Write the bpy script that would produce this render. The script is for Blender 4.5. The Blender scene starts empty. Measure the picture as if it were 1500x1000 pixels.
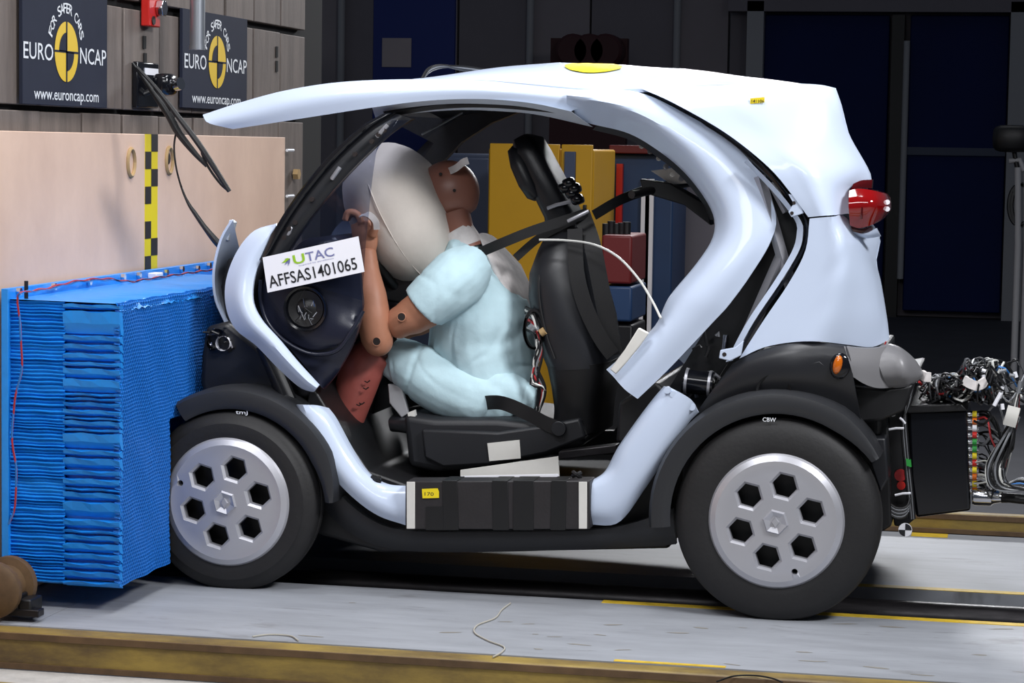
import bpy, bmesh, math, random
import numpy as np
from mathutils import Vector, Matrix, noise
from mathutils.geometry import delaunay_2d_cdt
random.seed(7)
sc = bpy.context.scene
COL = sc.collection
# ------------------------------------------------------------------ camera
F = 3476.7
YAW, PIT, ROL = .2077, .0819, .016
CAM = np.array([.6053, -6.3967, 1.2781])
_f = np.array([-math.sin(YAW)*math.cos(PIT), math.cos(YAW)*math.cos(PIT), -math.sin(PIT)])
_r0 = np.array([math.cos(YAW), math.sin(YAW), 0.]); _u0 = np.cross(_r0, _f)
_r = math.cos(ROL)*_r0+math.sin(ROL)*_u0; _u = -math.sin(ROL)*_r0+math.cos(ROL)*_u0
cd = bpy.data.cameras.new('camera'); cam = bpy.data.objects.new('camera', cd); COL.objects.link(cam)
cd.sensor_width = 36; cd.lens = F/1500*36; cd.clip_end = 100
cam.matrix_world = Matrix(((_r[0], _u[0], -_f[0], CAM[0]), (_r[1], _u[1], -_f[1], CAM[1]), (_r[2], _u[2], -_f[2], CAM[2]), (0, 0, 0, 1)))
sc.camera = cam
# ------------------------------------------------------------------ world, lamps, exposure
w = bpy.data.worlds.new('world'); sc.world = w; w.use_nodes = True
w.node_tree.nodes['Background'].inputs[0].default_value = (.62, .72, .9, 1)
w.node_tree.nodes['Background'].inputs[1].default_value = .12
sc.view_settings.view_transform = 'Standard'; sc.view_settings.look = 'None'
sc.view_settings.exposure = -.45; sc.view_settings.gamma = 1; sc.view_settings.use_curve_mapping = False
def area(name, loc, target, sx, sy, power, col=(.96, .97, 1), spread=180):
    l = bpy.data.lights.new(name, 'AREA'); l.shape = 'RECTANGLE'; l.size = sx; l.size_y = sy; l.energy = power; l.color = col
    l.spread = math.radians(spread)
    o = bpy.data.objects.new(name, l); COL.objects.link(o); o.location = loc
    o.rotation_euler = (Vector(target)-Vector(loc)).to_track_quat('-Z', 'Y').to_euler(); return o
area('overhead_lamp_bank', (-.6, .5, 4.6), (-.7, .5, 0), 2.6, 1.0, 78, spread=110)
area('overhead_lamp_bank', (-1.6, -2.4, 4.4), (-1.0, .4, .4), 1.6, .8, 40, spread=100)
area('overhead_lamp_bank', (2.8, -2.2, 4.0), (-1.2, .4, .5), 1.3, .8, 95, spread=100)
area('overhead_lamp_bank', (-.4, -4.6, 3.4), (-.7, .3, .5), 2.4, .6, 17, spread=90)
area('added_rear_lamp', (-.4, 6.2, 3.0), (-.5, 1.0, 0), 2.6, .6, 60, spread=100)  # added unseen lamp that brightens the floor strip under the car
# ------------------------------------------------------------------ pixel helpers (design units: 1500x1000 sheet)
def ray(x, y): return _f+_r*((x-750)/F)+_u*((500-y)/F)
def at(x, y, Y): d = ray(x, y); return CAM+d*((Y-CAM[1])/d[1])
def atX(x, y, X): d = ray(x, y); return CAM+d*((X-CAM[0])/d[0])
def atZ(x, y, Z=0.): d = ray(x, y); return CAM+d*((Z-CAM[2])/d[2])
# ------------------------------------------------------------------ materials
M = {}
def srgb(c):
    return tuple((v/255/12.92 if v/255 <= .04045 else ((v/255+.055)/1.055)**2.4) for v in c)
def mat(name, rgb, rough=.5, metal=0, var=0, vscale=8, bump=0, bscale=60, spec=.5, coat=0, col2=None, emit=0, stretch=None, alpha=1):
    m = bpy.data.materials.new(name); m.use_nodes = True; nt = m.node_tree; b = nt.nodes['Principled BSDF']
    c = srgb(rgb); b.inputs['Base Color'].default_value = (*c, 1); b.inputs['Roughness'].default_value = rough
    b.inputs['Metallic'].default_value = metal; b.inputs['Specular IOR Level'].default_value = spec
    b.inputs['Coat Weight'].default_value = coat; b.inputs['Coat Roughness'].default_value = .04
    if emit: b.inputs['Emission Color'].default_value = (*c, 1); b.inputs['Emission Strength'].default_value = emit
    tc = nt.nodes.new('ShaderNodeTexCoord'); vec = tc.outputs['Object']
    if stretch:
        mp = nt.nodes.new('ShaderNodeMapping'); mp.inputs['Scale'].default_value = stretch; nt.links.new(vec, mp.inputs[0]); vec = mp.outputs[0]
    if var or col2:
        n = nt.nodes.new('ShaderNodeTexNoise'); n.inputs['Scale'].default_value = vscale; n.inputs['Detail'].default_value = 8; n.inputs['Roughness'].default_value = .65
        nt.links.new(vec, n.inputs['Vector'])
        r = nt.nodes.new('ShaderNodeValToRGB'); r.color_ramp.elements[0].position = .32; r.color_ramp.elements[1].position = .68
        a = tuple(max(0, v*(1-var)) for v in c); bb = srgb(col2) if col2 else tuple(min(1, v*(1+var)) for v in c)
        r.color_ramp.elements[0].color = (*a, 1); r.color_ramp.elements[1].color = (*bb, 1)
        nt.links.new(n.outputs[0], r.inputs[0]); nt.links.new(r.outputs[0], b.inputs['Base Color'])
    if bump:
        n2 = nt.nodes.new('ShaderNodeTexNoise'); n2.inputs['Scale'].default_value = bscale; n2.inputs['Detail'].default_value = 4; nt.links.new(vec, n2.inputs['Vector'])
        bp = nt.nodes.new('ShaderNodeBump'); bp.inputs['Strength'].default_value = bump; bp.inputs['Distance'].default_value = .01
        nt.links.new(n2.outputs[0], bp.inputs['Height']); nt.links.new(bp.outputs[0], b.inputs['Normal'])
    M[name] = m; return m
def glass(name, rgb, trans=.6, rough=.03):
    m = bpy.data.materials.new(name); m.use_nodes = True; nt = m.node_tree; nt.nodes.clear()
    o = nt.nodes.new('ShaderNodeOutputMaterial'); mx = nt.nodes.new('ShaderNodeMixShader'); t = nt.nodes.new('ShaderNodeBsdfTransparent')
    g = nt.nodes.new('ShaderNodeBsdfPrincipled'); t.inputs[0].default_value = (*srgb(rgb), 1)
    g.inputs['Base Color'].default_value = (.02, .024, .04, 1); g.inputs['Roughness'].default_value = rough
    mx.inputs[0].default_value = 1-trans; nt.links.new(t.outputs[0], mx.inputs[1]); nt.links.new(g.outputs[0], mx.inputs[2]); nt.links.new(mx.outputs[0], o.inputs[0])
    M[name] = m
mat('paint', (194, 206, 226), .3, coat=.35, spec=.2)
mat('paint_in', (196, 203, 212), .45)
mat('black', (17, 17, 19), .45, var=.15, vscale=5, bump=.05, bscale=300)
mat('blackgloss', (16, 17, 22), .15)
mat('trim', (26, 27, 31), .5, bump=.08, bscale=400)
mat('satin', (30, 31, 35), .38, bump=.05, bscale=500)
mat('fender', (40, 41, 44), .42, bump=.06, bscale=500)
mat('greyplastic', (120, 119, 121), .38, bump=.03, bscale=300)
mat('dash', (25, 28, 44), .33, bump=.05, bscale=300)
mat('rubber', (24, 23, 24), .62, var=.18, vscale=14, bump=.08, bscale=90)
mat('silver', (188, 188, 194), .36, metal=.55)
mat('chrome', (200, 200, 205), .15, metal=1)
mat('alu', (178, 178, 184), .35, metal=.6)
mat('shirt', (190, 218, 226), .85, var=.05, vscale=10, bump=.25, bscale=26)
mat('whitecloth', (214, 208, 206), .85, var=.2, vscale=14, bump=.1, bscale=60)
mat('airbag', (206, 197, 188), .75, var=.06, vscale=6, bump=.12, bscale=30)
mat('skin', (172, 118, 92), .5, var=.07, vscale=12, spec=.4)
mat('head', (148, 98, 82), .4, var=.05, vscale=12)
mat('shin', (160, 84, 76), .42, var=.1, vscale=14)
mat('hole', (30, 20, 18), .7)
mat('blue', (26, 138, 226), .42, var=.08, vscale=20)
mat('blueface', (14, 104, 190), .45, var=.1, vscale=60)
mat('ply', (228, 196, 174), .6, col2=(208, 176, 156), vscale=2.2, stretch=(1, 1, .8), bump=.03)
mat('board', (106, 96, 90), .7, var=.28, vscale=3, stretch=(1, 6, .7), bump=.2, bscale=40)
mat('darkgap', (14, 14, 16), .9)
mat('signnavy', (40, 44, 58), .75, var=.06, spec=.15)
mat('signwhite', (225, 228, 232), .6)
mat('signyellow', (222, 184, 34), .5)
mat('tapeyellow', (232, 208, 24), .5)
mat('tapeblack', (24, 24, 28), .5)
mat('paper', (240, 240, 246), .6)
mat('papergrey', (208, 206, 200), .7, var=.06)
mat('ink', (25, 25, 30), .6)
mat('inkgreen', (150, 196, 40), .6)
mat('inkgrey', (120, 124, 170), .6)
mat('red', (196, 34, 26), .4)
mat('dullred', (104, 24, 24), .5)
mat('steel', (168, 172, 178), .35, metal=.8)
mat('darksteel', (44, 42, 44), .35, metal=.6, var=.4, vscale=12, stretch=(1, 6, 6))
mat('floor', (146, 149, 155), .5, var=.14, vscale=5, stretch=(.5, 2.2, 1), bump=.06, bscale=30)
def floormat():
    m = M['floor']; nt = m.node_tree; b = nt.nodes['Principled BSDF']; src = b.inputs['Base Color'].links[0].from_socket
    tc = nt.nodes.new('ShaderNodeTexCoord'); out = src
    for sc3, th, dark in (((3, 26, 1), .66, .62), ((9, 60, 1), .68, .55), ((2.2, 5, 1), .64, .78)):
        mp = nt.nodes.new('ShaderNodeMapping'); mp.inputs['Scale'].default_value = sc3; mp.inputs['Rotation'].default_value = (0, 0, .04*sc3[0]); nt.links.new(tc.outputs['Object'], mp.inputs[0])
        n = nt.nodes.new('ShaderNodeTexNoise'); n.inputs['Scale'].default_value = 1; n.inputs['Detail'].default_value = 5; n.inputs['Roughness'].default_value = .7; nt.links.new(mp.outputs[0], n.inputs['Vector'])
        rp = nt.nodes.new('ShaderNodeValToRGB'); rp.color_ramp.elements[0].position = th-.04; rp.color_ramp.elements[1].position = th+.04
        rp.color_ramp.elements[0].color = (1, 1, 1, 1); rp.color_ramp.elements[1].color = (dark, dark*.98, dark*.95, 1); nt.links.new(n.outputs[0], rp.inputs[0])
        mx = nt.nodes.new('ShaderNodeMix'); mx.data_type = 'RGBA'; mx.blend_type = 'MULTIPLY'; mx.inputs[0].default_value = 1
        nt.links.new(out, mx.inputs[6]); nt.links.new(rp.outputs[0], mx.inputs[7]); out = mx.outputs[2]
    nt.links.new(out, b.inputs['Base Color'])
floormat()
mat('floorunlit', (54, 55, 62), .8, var=.2, vscale=3)  # floor past the track: missing light put into a dark colour
mat('concrete', (176, 174, 170), .8, var=.14, vscale=14, bump=.2, bscale=50)
mat('beam', (156, 132, 62), .55, col2=(86, 68, 44), vscale=6, stretch=(.6, 1, 1.6), bump=.1)
mat('beamedge', (92, 70, 46), .6, var=.3, vscale=14)
mat('stain', (132, 128, 120), .6, var=.1, vscale=30)
mat('lineyellow', (206, 172, 48), .55, var=.2, vscale=25)
mat('wallgrey', (150, 142, 146), .7, var=.05, vscale=2)
mat('wallgrey2', (126, 120, 126), .7, var=.05, vscale=2)
mat('doorblue', (10, 30, 84), .6, var=.08, vscale=2, spec=.2)
mat('bannerblue', (10, 36, 110), .6)
mat('frame', (165, 165, 168), .5)
mat('cabyellow', (196, 146, 8), .5, var=.05, vscale=3)
mat('cabblue', (32, 60, 98), .5, var=.08, vscale=3)
mat('bluegrey', (62, 72, 96), .5)
mat('tape_matt', (33, 30, 32), .55, var=.2, vscale=10, bump=.1, bscale=120)
mat('belt', (13, 13, 15), .6, bump=.1, bscale=500)
mat('cable', (20, 20, 22), .4)
mat('cablewhite', (205, 205, 200), .4)
mat('stringgrey', (176, 172, 160), .7)
mat('cablegrey', (120, 122, 126), .4)
mat('cablered', (170, 36, 40), .4)
mat('cableblue', (40, 110, 180), .4)
mat('green', (40, 150, 60), .5)
mat('orange', (226, 110, 24), .25)
mat('amber', (200, 100, 10), .15, coat=1)
mat('lamp_red', (128, 5, 6), .08, coat=1)
mat('lamp_dark', (70, 3, 6), .12, coat=1)
mat('maroon', (66, 26, 30), .6)
mat('wood', (170, 140, 96), .7, var=.2, vscale=10)
glass('window', (232, 235, 243), .86)
glass('clear', (226, 230, 236), .9)
# ------------------------------------------------------------------ object helpers
OFF = {}
def empty(name, loc, label=None, cat=None, group=None, kind=None):
    o = bpy.data.objects.new(name, None); COL.objects.link(o); o.location = tuple(float(v) for v in loc); o.empty_display_size = .1
    OFF[o] = np.array(loc, float); tag(o, label, cat, group, kind); return o
def tag(o, label=None, cat=None, group=None, kind=None):
    if label: o['label'] = label
    if cat: o['category'] = cat
    if group: o['group'] = group
    if kind: o['kind'] = kind
    return o
def mk(name, V, Fs, m, parent=None, smooth=None, bevel=0, label=None, bseg=2):
    off = OFF.get(parent, np.zeros(3)) if parent else np.zeros(3)
    V = np.asarray(V, float)
    base = None
    if parent is None:
        base = np.array([(V[:, 0].min()+V[:, 0].max())/2, (V[:, 1].min()+V[:, 1].max())/2, V[:, 2].min()]); off = base
    me = bpy.data.meshes.new(name); me.from_pydata((V-off).tolist(), [], [list(map(int, f)) for f in Fs])
    bm = bmesh.new(); bm.from_mesh(me); bmesh.ops.recalc_face_normals(bm, faces=bm.faces); bm.to_mesh(me); bm.free()
    o = bpy.data.objects.new(name, me); COL.objects.link(o)
    if base is not None: o.location = base.tolist(); OFF[o] = base
    else: o.parent = parent; OFF[o] = off
    me.materials.append(M[m] if isinstance(m, str) else m)
    if smooth is not None:
        for p in me.polygons: p.use_smooth = True
        me.set_sharp_from_angle(angle=math.radians(smooth))
    if bevel:
        md = o.modifiers.new('bevel', 'BEVEL'); md.width = bevel; md.segments = bseg; md.limit_method = 'ANGLE'; md.angle_limit = math.radians(35)
        if smooth is None:
            for p in me.polygons: p.use_smooth = True
            md.harden_normals = False
            me.set_sharp_from_angle(angle=math.radians(50))
    if label: o['label'] = label
    return o
def boxg(a, b):
    x0, y0, z0 = a; x1, y1, z1 = b
    return [(x0, y0, z0), (x1, y0, z0), (x1, y1, z0), (x0, y1, z0), (x0, y0, z1), (x1, y0, z1), (x1, y1, z1), (x0, y1, z1)], \
        [(0, 3, 2, 1), (4, 5, 6, 7), (0, 1, 5, 4), (1, 2, 6, 5), (2, 3, 7, 6), (3, 0, 4, 7)]
def box(name, a, b, m, parent=None, bevel=0, **k):
    V, Fs = boxg(a, b); return mk(name, V, Fs, m, parent, bevel=bevel, **k)
class MB:
    def __init__(s): s.V = []; s.F = []
    def add(s, V, Fs):
        n = len(s.V); s.V += [tuple(v) for v in V]; s.F += [tuple(i+n for i in f) for f in Fs]; return s
    def build(s, name, m, parent=None, **k): return mk(name, s.V, s.F, m, parent, **k)
def cr(P, n, closed=False):
    """Catmull-Rom, resampled to n+1 points by arc length"""
    P = np.array(P, float)
    if len(P) == 2: return np.array([P[0]+(P[1]-P[0])*t for t in np.linspace(0, 1, n+1)])
    Q = np.vstack([P[-1:], P, P[:2]]) if closed else np.vstack([2*P[0]-P[1], P, 2*P[-1]-P[-2]])
    out = []
    for i in range(1, len(Q)-2):
        for t in np.linspace(0, 1, 12, endpoint=False):
            a, b, c, d = Q[i-1:i+3]
            out.append(.5*((2*b)+(c-a)*t+(2*a-5*b+4*c-d)*t*t+(3*b-a-3*c+d)*t**3))
    out.append(P[0] if closed else P[-1]); out = np.array(out)
    L = np.r_[0, np.cumsum(np.linalg.norm(np.diff(out, axis=0), axis=1))]
    s = np.linspace(0, L[-1], n+1)
    return np.stack([np.interp(s, L, out[:, k]) for k in range(out.shape[1])], 1)
def lin(P, n):
    P = np.array(P, float); L = np.r_[0, np.cumsum(np.linalg.norm(np.diff(P, axis=0), axis=1))]
    s = np.linspace(0, L[-1], n+1); return np.stack([np.interp(s, L, P[:, k]) for k in range(P.shape[1])], 1)
CY = .6
def mir(V): V = np.array(V, float); V[:, 1] = 2*CY-V[:, 1]; return V
def patchg(rows, n=24, m=8, bulge=0, thick=.006, smoothrows=True, tdir=(0, 1, 0)):
    """rows: list of (pixel polyline, Y or list of Y); returns a watertight curved shell"""
    R = []
    for pts, Y in rows:
        Yl = np.full(len(pts), float(Y)) if np.isscalar(Y) else np.interp(np.linspace(0, 1, len(pts)), np.linspace(0, 1, len(Y)), Y)
        q = cr(np.c_[np.array(pts, float), Yl*500], n); q[:, 2] /= 500; R.append(q)
    R = np.array(R); G = []
    for i in range(n+1):
        c = R[:, i]; c2 = c.copy(); c2[:, 2] *= 500
        c2 = (cr(c2, m) if smoothrows and len(c) > 2 else lin(c2, m)); c2[:, 2] /= 500
        t = np.linspace(0, 1, m+1); c2[:, 2] -= bulge*np.sin(np.pi*t)
        G.append([at(*p) for p in c2])
    G = np.array(G); return shellg(G, thick, tdir)
def shellg(G, thick, tdir=(0, 1, 0)):
    n, m = G.shape[0]-1, G.shape[1]-1
    A = G.reshape(-1, 3); B = A+np.array(tdir)*thick; k = len(A); I = lambda i, j: i*(m+1)+j
    Fs = []
    for i in range(n):
        for j in range(m):
            q = (I(i, j), I(i+1, j), I(i+1, j+1), I(i, j+1)); Fs.append(q); Fs.append(tuple(k+v for v in q[::-1]))
    edge = [I(i, 0) for i in range(n+1)]+[I(n, j) for j in range(1, m+1)]+[I(i, m) for i in range(n-1, -1, -1)]+[I(0, j) for j in range(m-1, 0, -1)]
    for a, b in zip(edge, edge[1:]+edge[:1]): Fs.append((a, b, k+b, k+a))
    return np.vstack([A, B]), Fs
def prismg(poly, Yref, y0, y1, smoothn=0, closed=True):
    P = np.array(poly, float)
    if smoothn: P = cr(P, smoothn, True)[:-1]
    W = np.array([at(x, y, Yref) for x, y in P]); n = len(W)
    A = W.copy(); A[:, 1] = y0; B = W.copy(); B[:, 1] = y1
    Fs = [tuple(range(n)), tuple(range(2*n-1, n-1, -1))]+[(i, (i+1) % n, n+(i+1) % n, n+i) for i in range(n)]
    return np.vstack([A, B]), Fs
def prism(name, poly, Yref, y0, y1, m, parent=None, bevel=0, smoothn=0, smooth=None, **k):
    V, Fs = prismg(poly, Yref, y0, y1, smoothn); return mk(name, V, Fs, m, parent, bevel=bevel, smooth=smooth, **k)
def frames(P):
    P = np.asarray(P, float); T = np.gradient(P, axis=0); T /= np.linalg.norm(T, axis=1)[:, None]+1e-12
    N = []; ref = np.array([0, 0, 1.]) if abs(T[0][2]) < .9 else np.array([0, 1., 0]); n = np.cross(T[0], ref); n /= np.linalg.norm(n)
    for t in T:
        n = n-t*(n@t); n /= np.linalg.norm(n)+1e-12; N.append(n)
    return P, T, np.array(N)
def tubeg(P, rad, ns=8, flat=1., axis=None):
    """tube along P; rad scalar or list; flat scales the second axis; axis fixes the first section direction"""
    P, T, N = frames(P); k = len(P); r = np.full(k, float(rad)) if np.isscalar(rad) else np.interp(np.linspace(0, 1, k), np.linspace(0, 1, len(rad)), rad)
    fl = np.full(k, float(flat)) if np.isscalar(flat) else np.interp(np.linspace(0, 1, k), np.linspace(0, 1, len(flat)), flat)
    V = []
    for i in range(k):
        n = N[i]
        if axis is not None: n = np.array(axis, float)-T[i]*(np.array(axis)@T[i]); n /= np.linalg.norm(n)
        b = np.cross(T[i], n)
        for j in range(ns):
            a = 2*math.pi*j/ns; V.append(P[i]+r[i]*(math.cos(a)*n+fl[i]*math.sin(a)*b))
    Fs = [(i*ns+j, i*ns+(j+1) % ns, (i+1)*ns+(j+1) % ns, (i+1)*ns+j) for i in range(k-1) for j in range(ns)]
    Fs += [tuple(range(ns))[::-1], tuple((k-1)*ns+j for j in range(ns))]
    return V, Fs
def tube(name, P, rad, m, parent=None, ns=8, n=None, flat=1., axis=None, **k):
    if n: P = cr(P, n)
    V, Fs = tubeg(P, rad, ns, flat, axis); return mk(name, V, Fs, m, parent, smooth=k.pop('smooth', 50), **k)
def px3(pts): return np.array([at(x, y, Y) for x, y, Y in pts])
def lathe(prof, c, ns=48, axis='Y', sgn=1):
    """prof: (r, depth) -> ring mesh about the Y axis"""
    V = []
    for r, d in prof:
        for j in range(ns):
            a = 2*math.pi*j/ns; V.append((c[0]+r*math.cos(a), c[1]+sgn*d, c[2]+r*math.sin(a)))
    k = len(prof); Fs = [(i*ns+j, i*ns+(j+1) % ns, (i+1)*ns+(j+1) % ns, (i+1)*ns+j) for i in range(k-1) for j in range(ns)]
    return V, Fs
def discg(c, nrm, r, h, ns=12):
    c = np.array(c, float); nrm = np.array(nrm, float)/np.linalg.norm(nrm); return tubeg([c, c+nrm*h*.5, c+nrm*h], r, ns)
def ellip(c, ax, ns=16, nr=10, pw=1.):
    """ellipsoid with axis vectors ax (3x3 rows scaled)"""
    V = []; ax = np.array(ax, float)
    for i in range(nr+1):
        ph = math.pi*i/nr
        for j in range(ns):
            a = 2*math.pi*j/ns
            s = lambda v: math.copysign(abs(v)**pw, v)
            V.append(np.array(c)+s(math.sin(ph))*(s(math.cos(a))*ax[0]+s(math.sin(a))*ax[1])+s(math.cos(ph))*ax[2])
    Fs = [(i*ns+j, i*ns+(j+1) % ns, (i+1)*ns+(j+1) % ns, (i+1)*ns+j) for i in range(nr) for j in range(ns)]
    return V, Fs
def fuse(name, mb, m, parent, voxel=.008, smooth_it=6, wrinkle=0, wscale=12, seed=0.):
    """one continuous surface out of overlapping volumes"""
    o = mb.build('tmp', m)
    md = o.modifiers.new('r', 'REMESH'); md.mode = 'VOXEL'; md.voxel_size = voxel
    s = o.modifiers.new('s', 'SMOOTH'); s.iterations = smooth_it; s.factor = .6
    dg = bpy.context.evaluated_depsgraph_get(); ev = o.evaluated_get(dg); me = ev.to_mesh()
    V = np.array([v.co[:] for v in me.vertices])+OFF[o]; Fs = [tuple(p.vertices) for p in me.polygons]; Nn = np.array([v.normal[:] for v in me.vertices])
    ev.to_mesh_clear(); bpy.data.objects.remove(o)
    if wrinkle:
        def fold(v):
            p = Vector((v[0]*wscale*1.3+v[2]*wscale*.45+seed, v[1]*wscale*.45, v[2]*wscale*.8-v[0]*wscale*.5)); q = p+noise.noise_vector(p*.7)*.7
            n1, n2 = noise.noise(q*.8), noise.noise(q*1.5+Vector((7, 3, 1)))
            return .45*noise.noise(p*.5)-.7*math.exp(-(n1/.09)**2)-.35*math.exp(-(n2/.10)**2)+.25*math.exp(-((n1-.2)/.1)**2)
        d = np.array([fold(v) for v in V])
        V = V+Nn*(d*wrinkle)[:, None]
    return mk(name, V, Fs, m, parent, smooth=80)
def textg(s, origin, u, v, size=None, width=None, depth=.0008, bold=0.):
    """lettering as thin geometry; u, v unit vectors; scaled to a cap height and, if given, a width"""
    c = bpy.data.curves.new('t', 'FONT'); c.body = s; c.size = 1; c.offset = bold; c.extrude = 0; c.resolution_u = 3
    o = bpy.data.objects.new('t', c); COL.objects.link(o); dg = bpy.context.evaluated_depsgraph_get(); me = bpy.data.meshes.new_from_object(o.evaluated_get(dg))
    V = np.array([p.co[:2] for p in me.vertices]); Fs = [tuple(p.vertices) for p in me.polygons]
    bpy.data.objects.remove(o); bpy.data.meshes.remove(me)
    cap = .7
    sy = size/cap; x0 = V[:, 0].min(); w0 = V[:, 0].max()-x0; sx = width/w0 if width else sy
    u = np.array(u, float); v = np.array(v, float); nrm = np.cross(u, v)
    W = np.array([np.array(origin)+u*((p[0]-x0)*sx)+v*(p[1]*sy)+nrm*depth for p in V])
    return W, Fs
# ================================================================== THE SETTING
def struct(o): o['kind'] = 'structure'; return o
X0, X1 = -2.6, 4.0
fl = empty('floor', (0, 0, 0), kind='structure')
# grey painted steel track plates with the recessed guide rail between them
seams = [-2.6, -1.9, 1.9, 4.0]
for (ya, yb) in ((-.62, .165), (.60, 1.66)):
    for a, b in zip(seams, seams[1:]):
        box('floor_plate', (a+.0008, ya, -.06), (b-.0008, yb, 0), 'floor', fl)
box('rail_channel', (X0, .165, -.13), (X1, .60, -.09), 'darkgap', fl)
tube('guide_rail', [(X0, .36, -.035), (0, .36, -.035), (X1, .36, -.035)], .045, 'darksteel', fl, ns=16)
box('rail_flange', (X0, .27, -.09), (X1, .45, -.075), 'darksteel', fl)
for ya, yb, xs in ((.128, .165, -.5), (.60, .64, -.1)): box('yellow_line', (xs, ya, 0), (X1, yb, .0015), 'lineyellow', fl)
box('yellow_line', (-.34, -.618, 0), (-.06, -.598, .0015), 'lineyellow', fl)
box('yellow_line', (.30, 1.58, 0), (.42, 1.655, .0015), 'lineyellow', fl)
box('floor_lower', (-4, -3.2, -.16), (5, -.70, -.10), 'concrete', fl)
box('floor_rear', (-8, 1.735, -.06), (9, 14, .0), 'floorunlit', fl)
box('floor_side', (-8, -.62, -.12), (X0, 1.735, -.02), 'floorunlit', fl)
# scuffs and dried dirt on the track
rs = random.Random(3)
for k in range(26):
    cx, cy = rs.uniform(-1.2, .9), rs.uniform(-.58, .1)
    a = rs.uniform(.005, .018); e = rs.uniform(1.2, 4); an = rs.uniform(-.3, .5)
    P = []
    for j in range(9):
        t = 2*math.pi*j/9; r = a*rs.uniform(.5, 1)
        x, y = r*e*math.cos(t), r*.6*math.sin(t); P.append((cx+x*math.cos(an)-y*math.sin(an), cy+x*math.sin(an)+y*math.cos(an), .0006))
    mk('dirt_mark', P, [tuple(range(9))], 'stain', fl)
def beam(name, y0, y1, z0, z1, x0, x1, label):
    r = empty(name, ((x0+x1)/2, (y0+y1)/2, z0), label, 'beam')
    box('core', (x0, y0, z0), (x1, y1, z1), 'beam', r, bevel=.012)
    box('edge_strip', (x0, y0-.004, z1-.02), (x1, y0+.001, z1-.002), 'beamedge', r, bevel=.001)
    box('edge_strip', (x0, y0-.004, z0+.002), (x1, y0+.001, z0+.018), 'beamedge', r, bevel=.001)
    return r
beam('edge_beam', -.70, -.62, -.10, -.001, X0, X1, 'dirty yellow-brown beam along the front edge of the grey track')
beam('edge_beam', 1.665, 1.73, 0, .07, X0, X1, 'yellow-brown kerb beam behind the car, bordering the dark floor')
beam('edge_beam', -1.03, -.95, -.10, -.07, -4, 5, 'low brown strip lying on the pale concrete floor')
# ---- crash block faced with boards
XW = -2.10
wl = empty('wall_left', (XW-.3, 1.2, 0), kind='structure')
box('block_core', (XW-.8, -1.6, -.02), (XW-.03, 2.80, 3.2), 'darkgap', wl)
edge_px = [60, 124, 184, 239, 291, 339, 382, 420, 447]
ys = [atX(x, 180, XW)[1] for x in edge_px]; wd = (ys[-1]-ys[0])/8
ys = [ys[0]+wd*k for k in range(-4, 9)]
z3 = (atX(150, 166, XW)[2]); z3b = z3-1.3; z2a = atX(150, 161, XW)[2]; z2b = atX(250, 21, XW)[2]; z1a = atX(250, 10, XW)[2]
rs = random.Random(5)
for za, zb in ((z3b, z3), (z2a+.004, z2b), (z1a, 3.2)):
    for a, b in zip(ys, ys[1:]):
        box('board', (XW-.035, a+.008, za), (XW-rs.uniform(0, .008), b-.006, zb-rs.uniform(0, .004)), 'board', wl, bevel=.003)
# slotted bolt holes in the boards
for x, y in ((211, 62), (212, 87), (405, 76), (405, 97)):
    c = atX(x, y, XW); box('slot', (XW, c[1]-.012, c[2]-.02), (XW+.003, c[1]+.012, c[2]+.02), 'darkgap', wl)
# ---- plywood sheet
XP = -2.082
zt = atX(200, 196, XP)[2]; yr = atX(417, 300, XP)[1]
ply = empty('plywood_sheet', (XP, .5, 0), 'large beige plywood sheet covering the lower part of the crash wall', 'plywood')
box('sheet', (XP-.015, -1.5, .01), (XP, yr, zt), 'ply', ply, bevel=.002)
for x, y in ((191, 238), (247, 235)):
    c = atX(x, y, XP); V, Fs = tubeg([c+np.array([.002, math.cos(t)*.030, math.sin(t)*.042]) for t in np.linspace(0, 2*math.pi, 17)], .007, 6)
    mk('grip_hole_rim', V, Fs, 'wood', ply, smooth=60)
c = atX(246, 232, XP); V, Fs = ellip(c+np.array([.001, 0, 0]), ((.003, 0, 0), (0, .022, 0), (0, 0, .02)), 12, 6); mk('grip_hole', V, Fs, 'hole', ply, smooth=60)
for x, y in ((424, 220), (424, 287)):
    c = atX(x-2, y, XP); tube('clip_pin', [c+np.array([.005, -.03, .0]), c+np.array([.005, .05, 0])], .006, 'signwhite', ply, ns=6)
c = atX(431, 255, XW); V, Fs = discg(c+np.array([-.0, 0, 0]), (1, 0, 0), .022, .02, 6); mk('bolt_head', V, Fs, 'wood', wl)
# ---- checker tape
tp = empty('checker_tape', (XP, atX(221, 300, XP)[1], 0), 'yellow and black checkered measuring tape stuck on plywood', 'tape')
ya, ym, yb = (atX(x, 250, XP)[1] for x in (212, 221, 230.5)); za = atX(221, 395, XP)[2]-.05; hh = (zt-atX(221, 222, XP)[2])
box('backing', (XP, ya, za), (XP+.001, yb, zt), 'tapeyellow', tp)
k = 0; z = zt
while z > za+.01:
    zl = max(za, z-hh)
    if k == 4: z = zl; k += 1; continue
    a, b = ((ym, yb) if k % 2 == 0 else (ya, ym))
    box('black_square', (XP+.001, a, zl), (XP+.0018, b, z), 'tapeblack', tp); z = zl; k += 1
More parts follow.
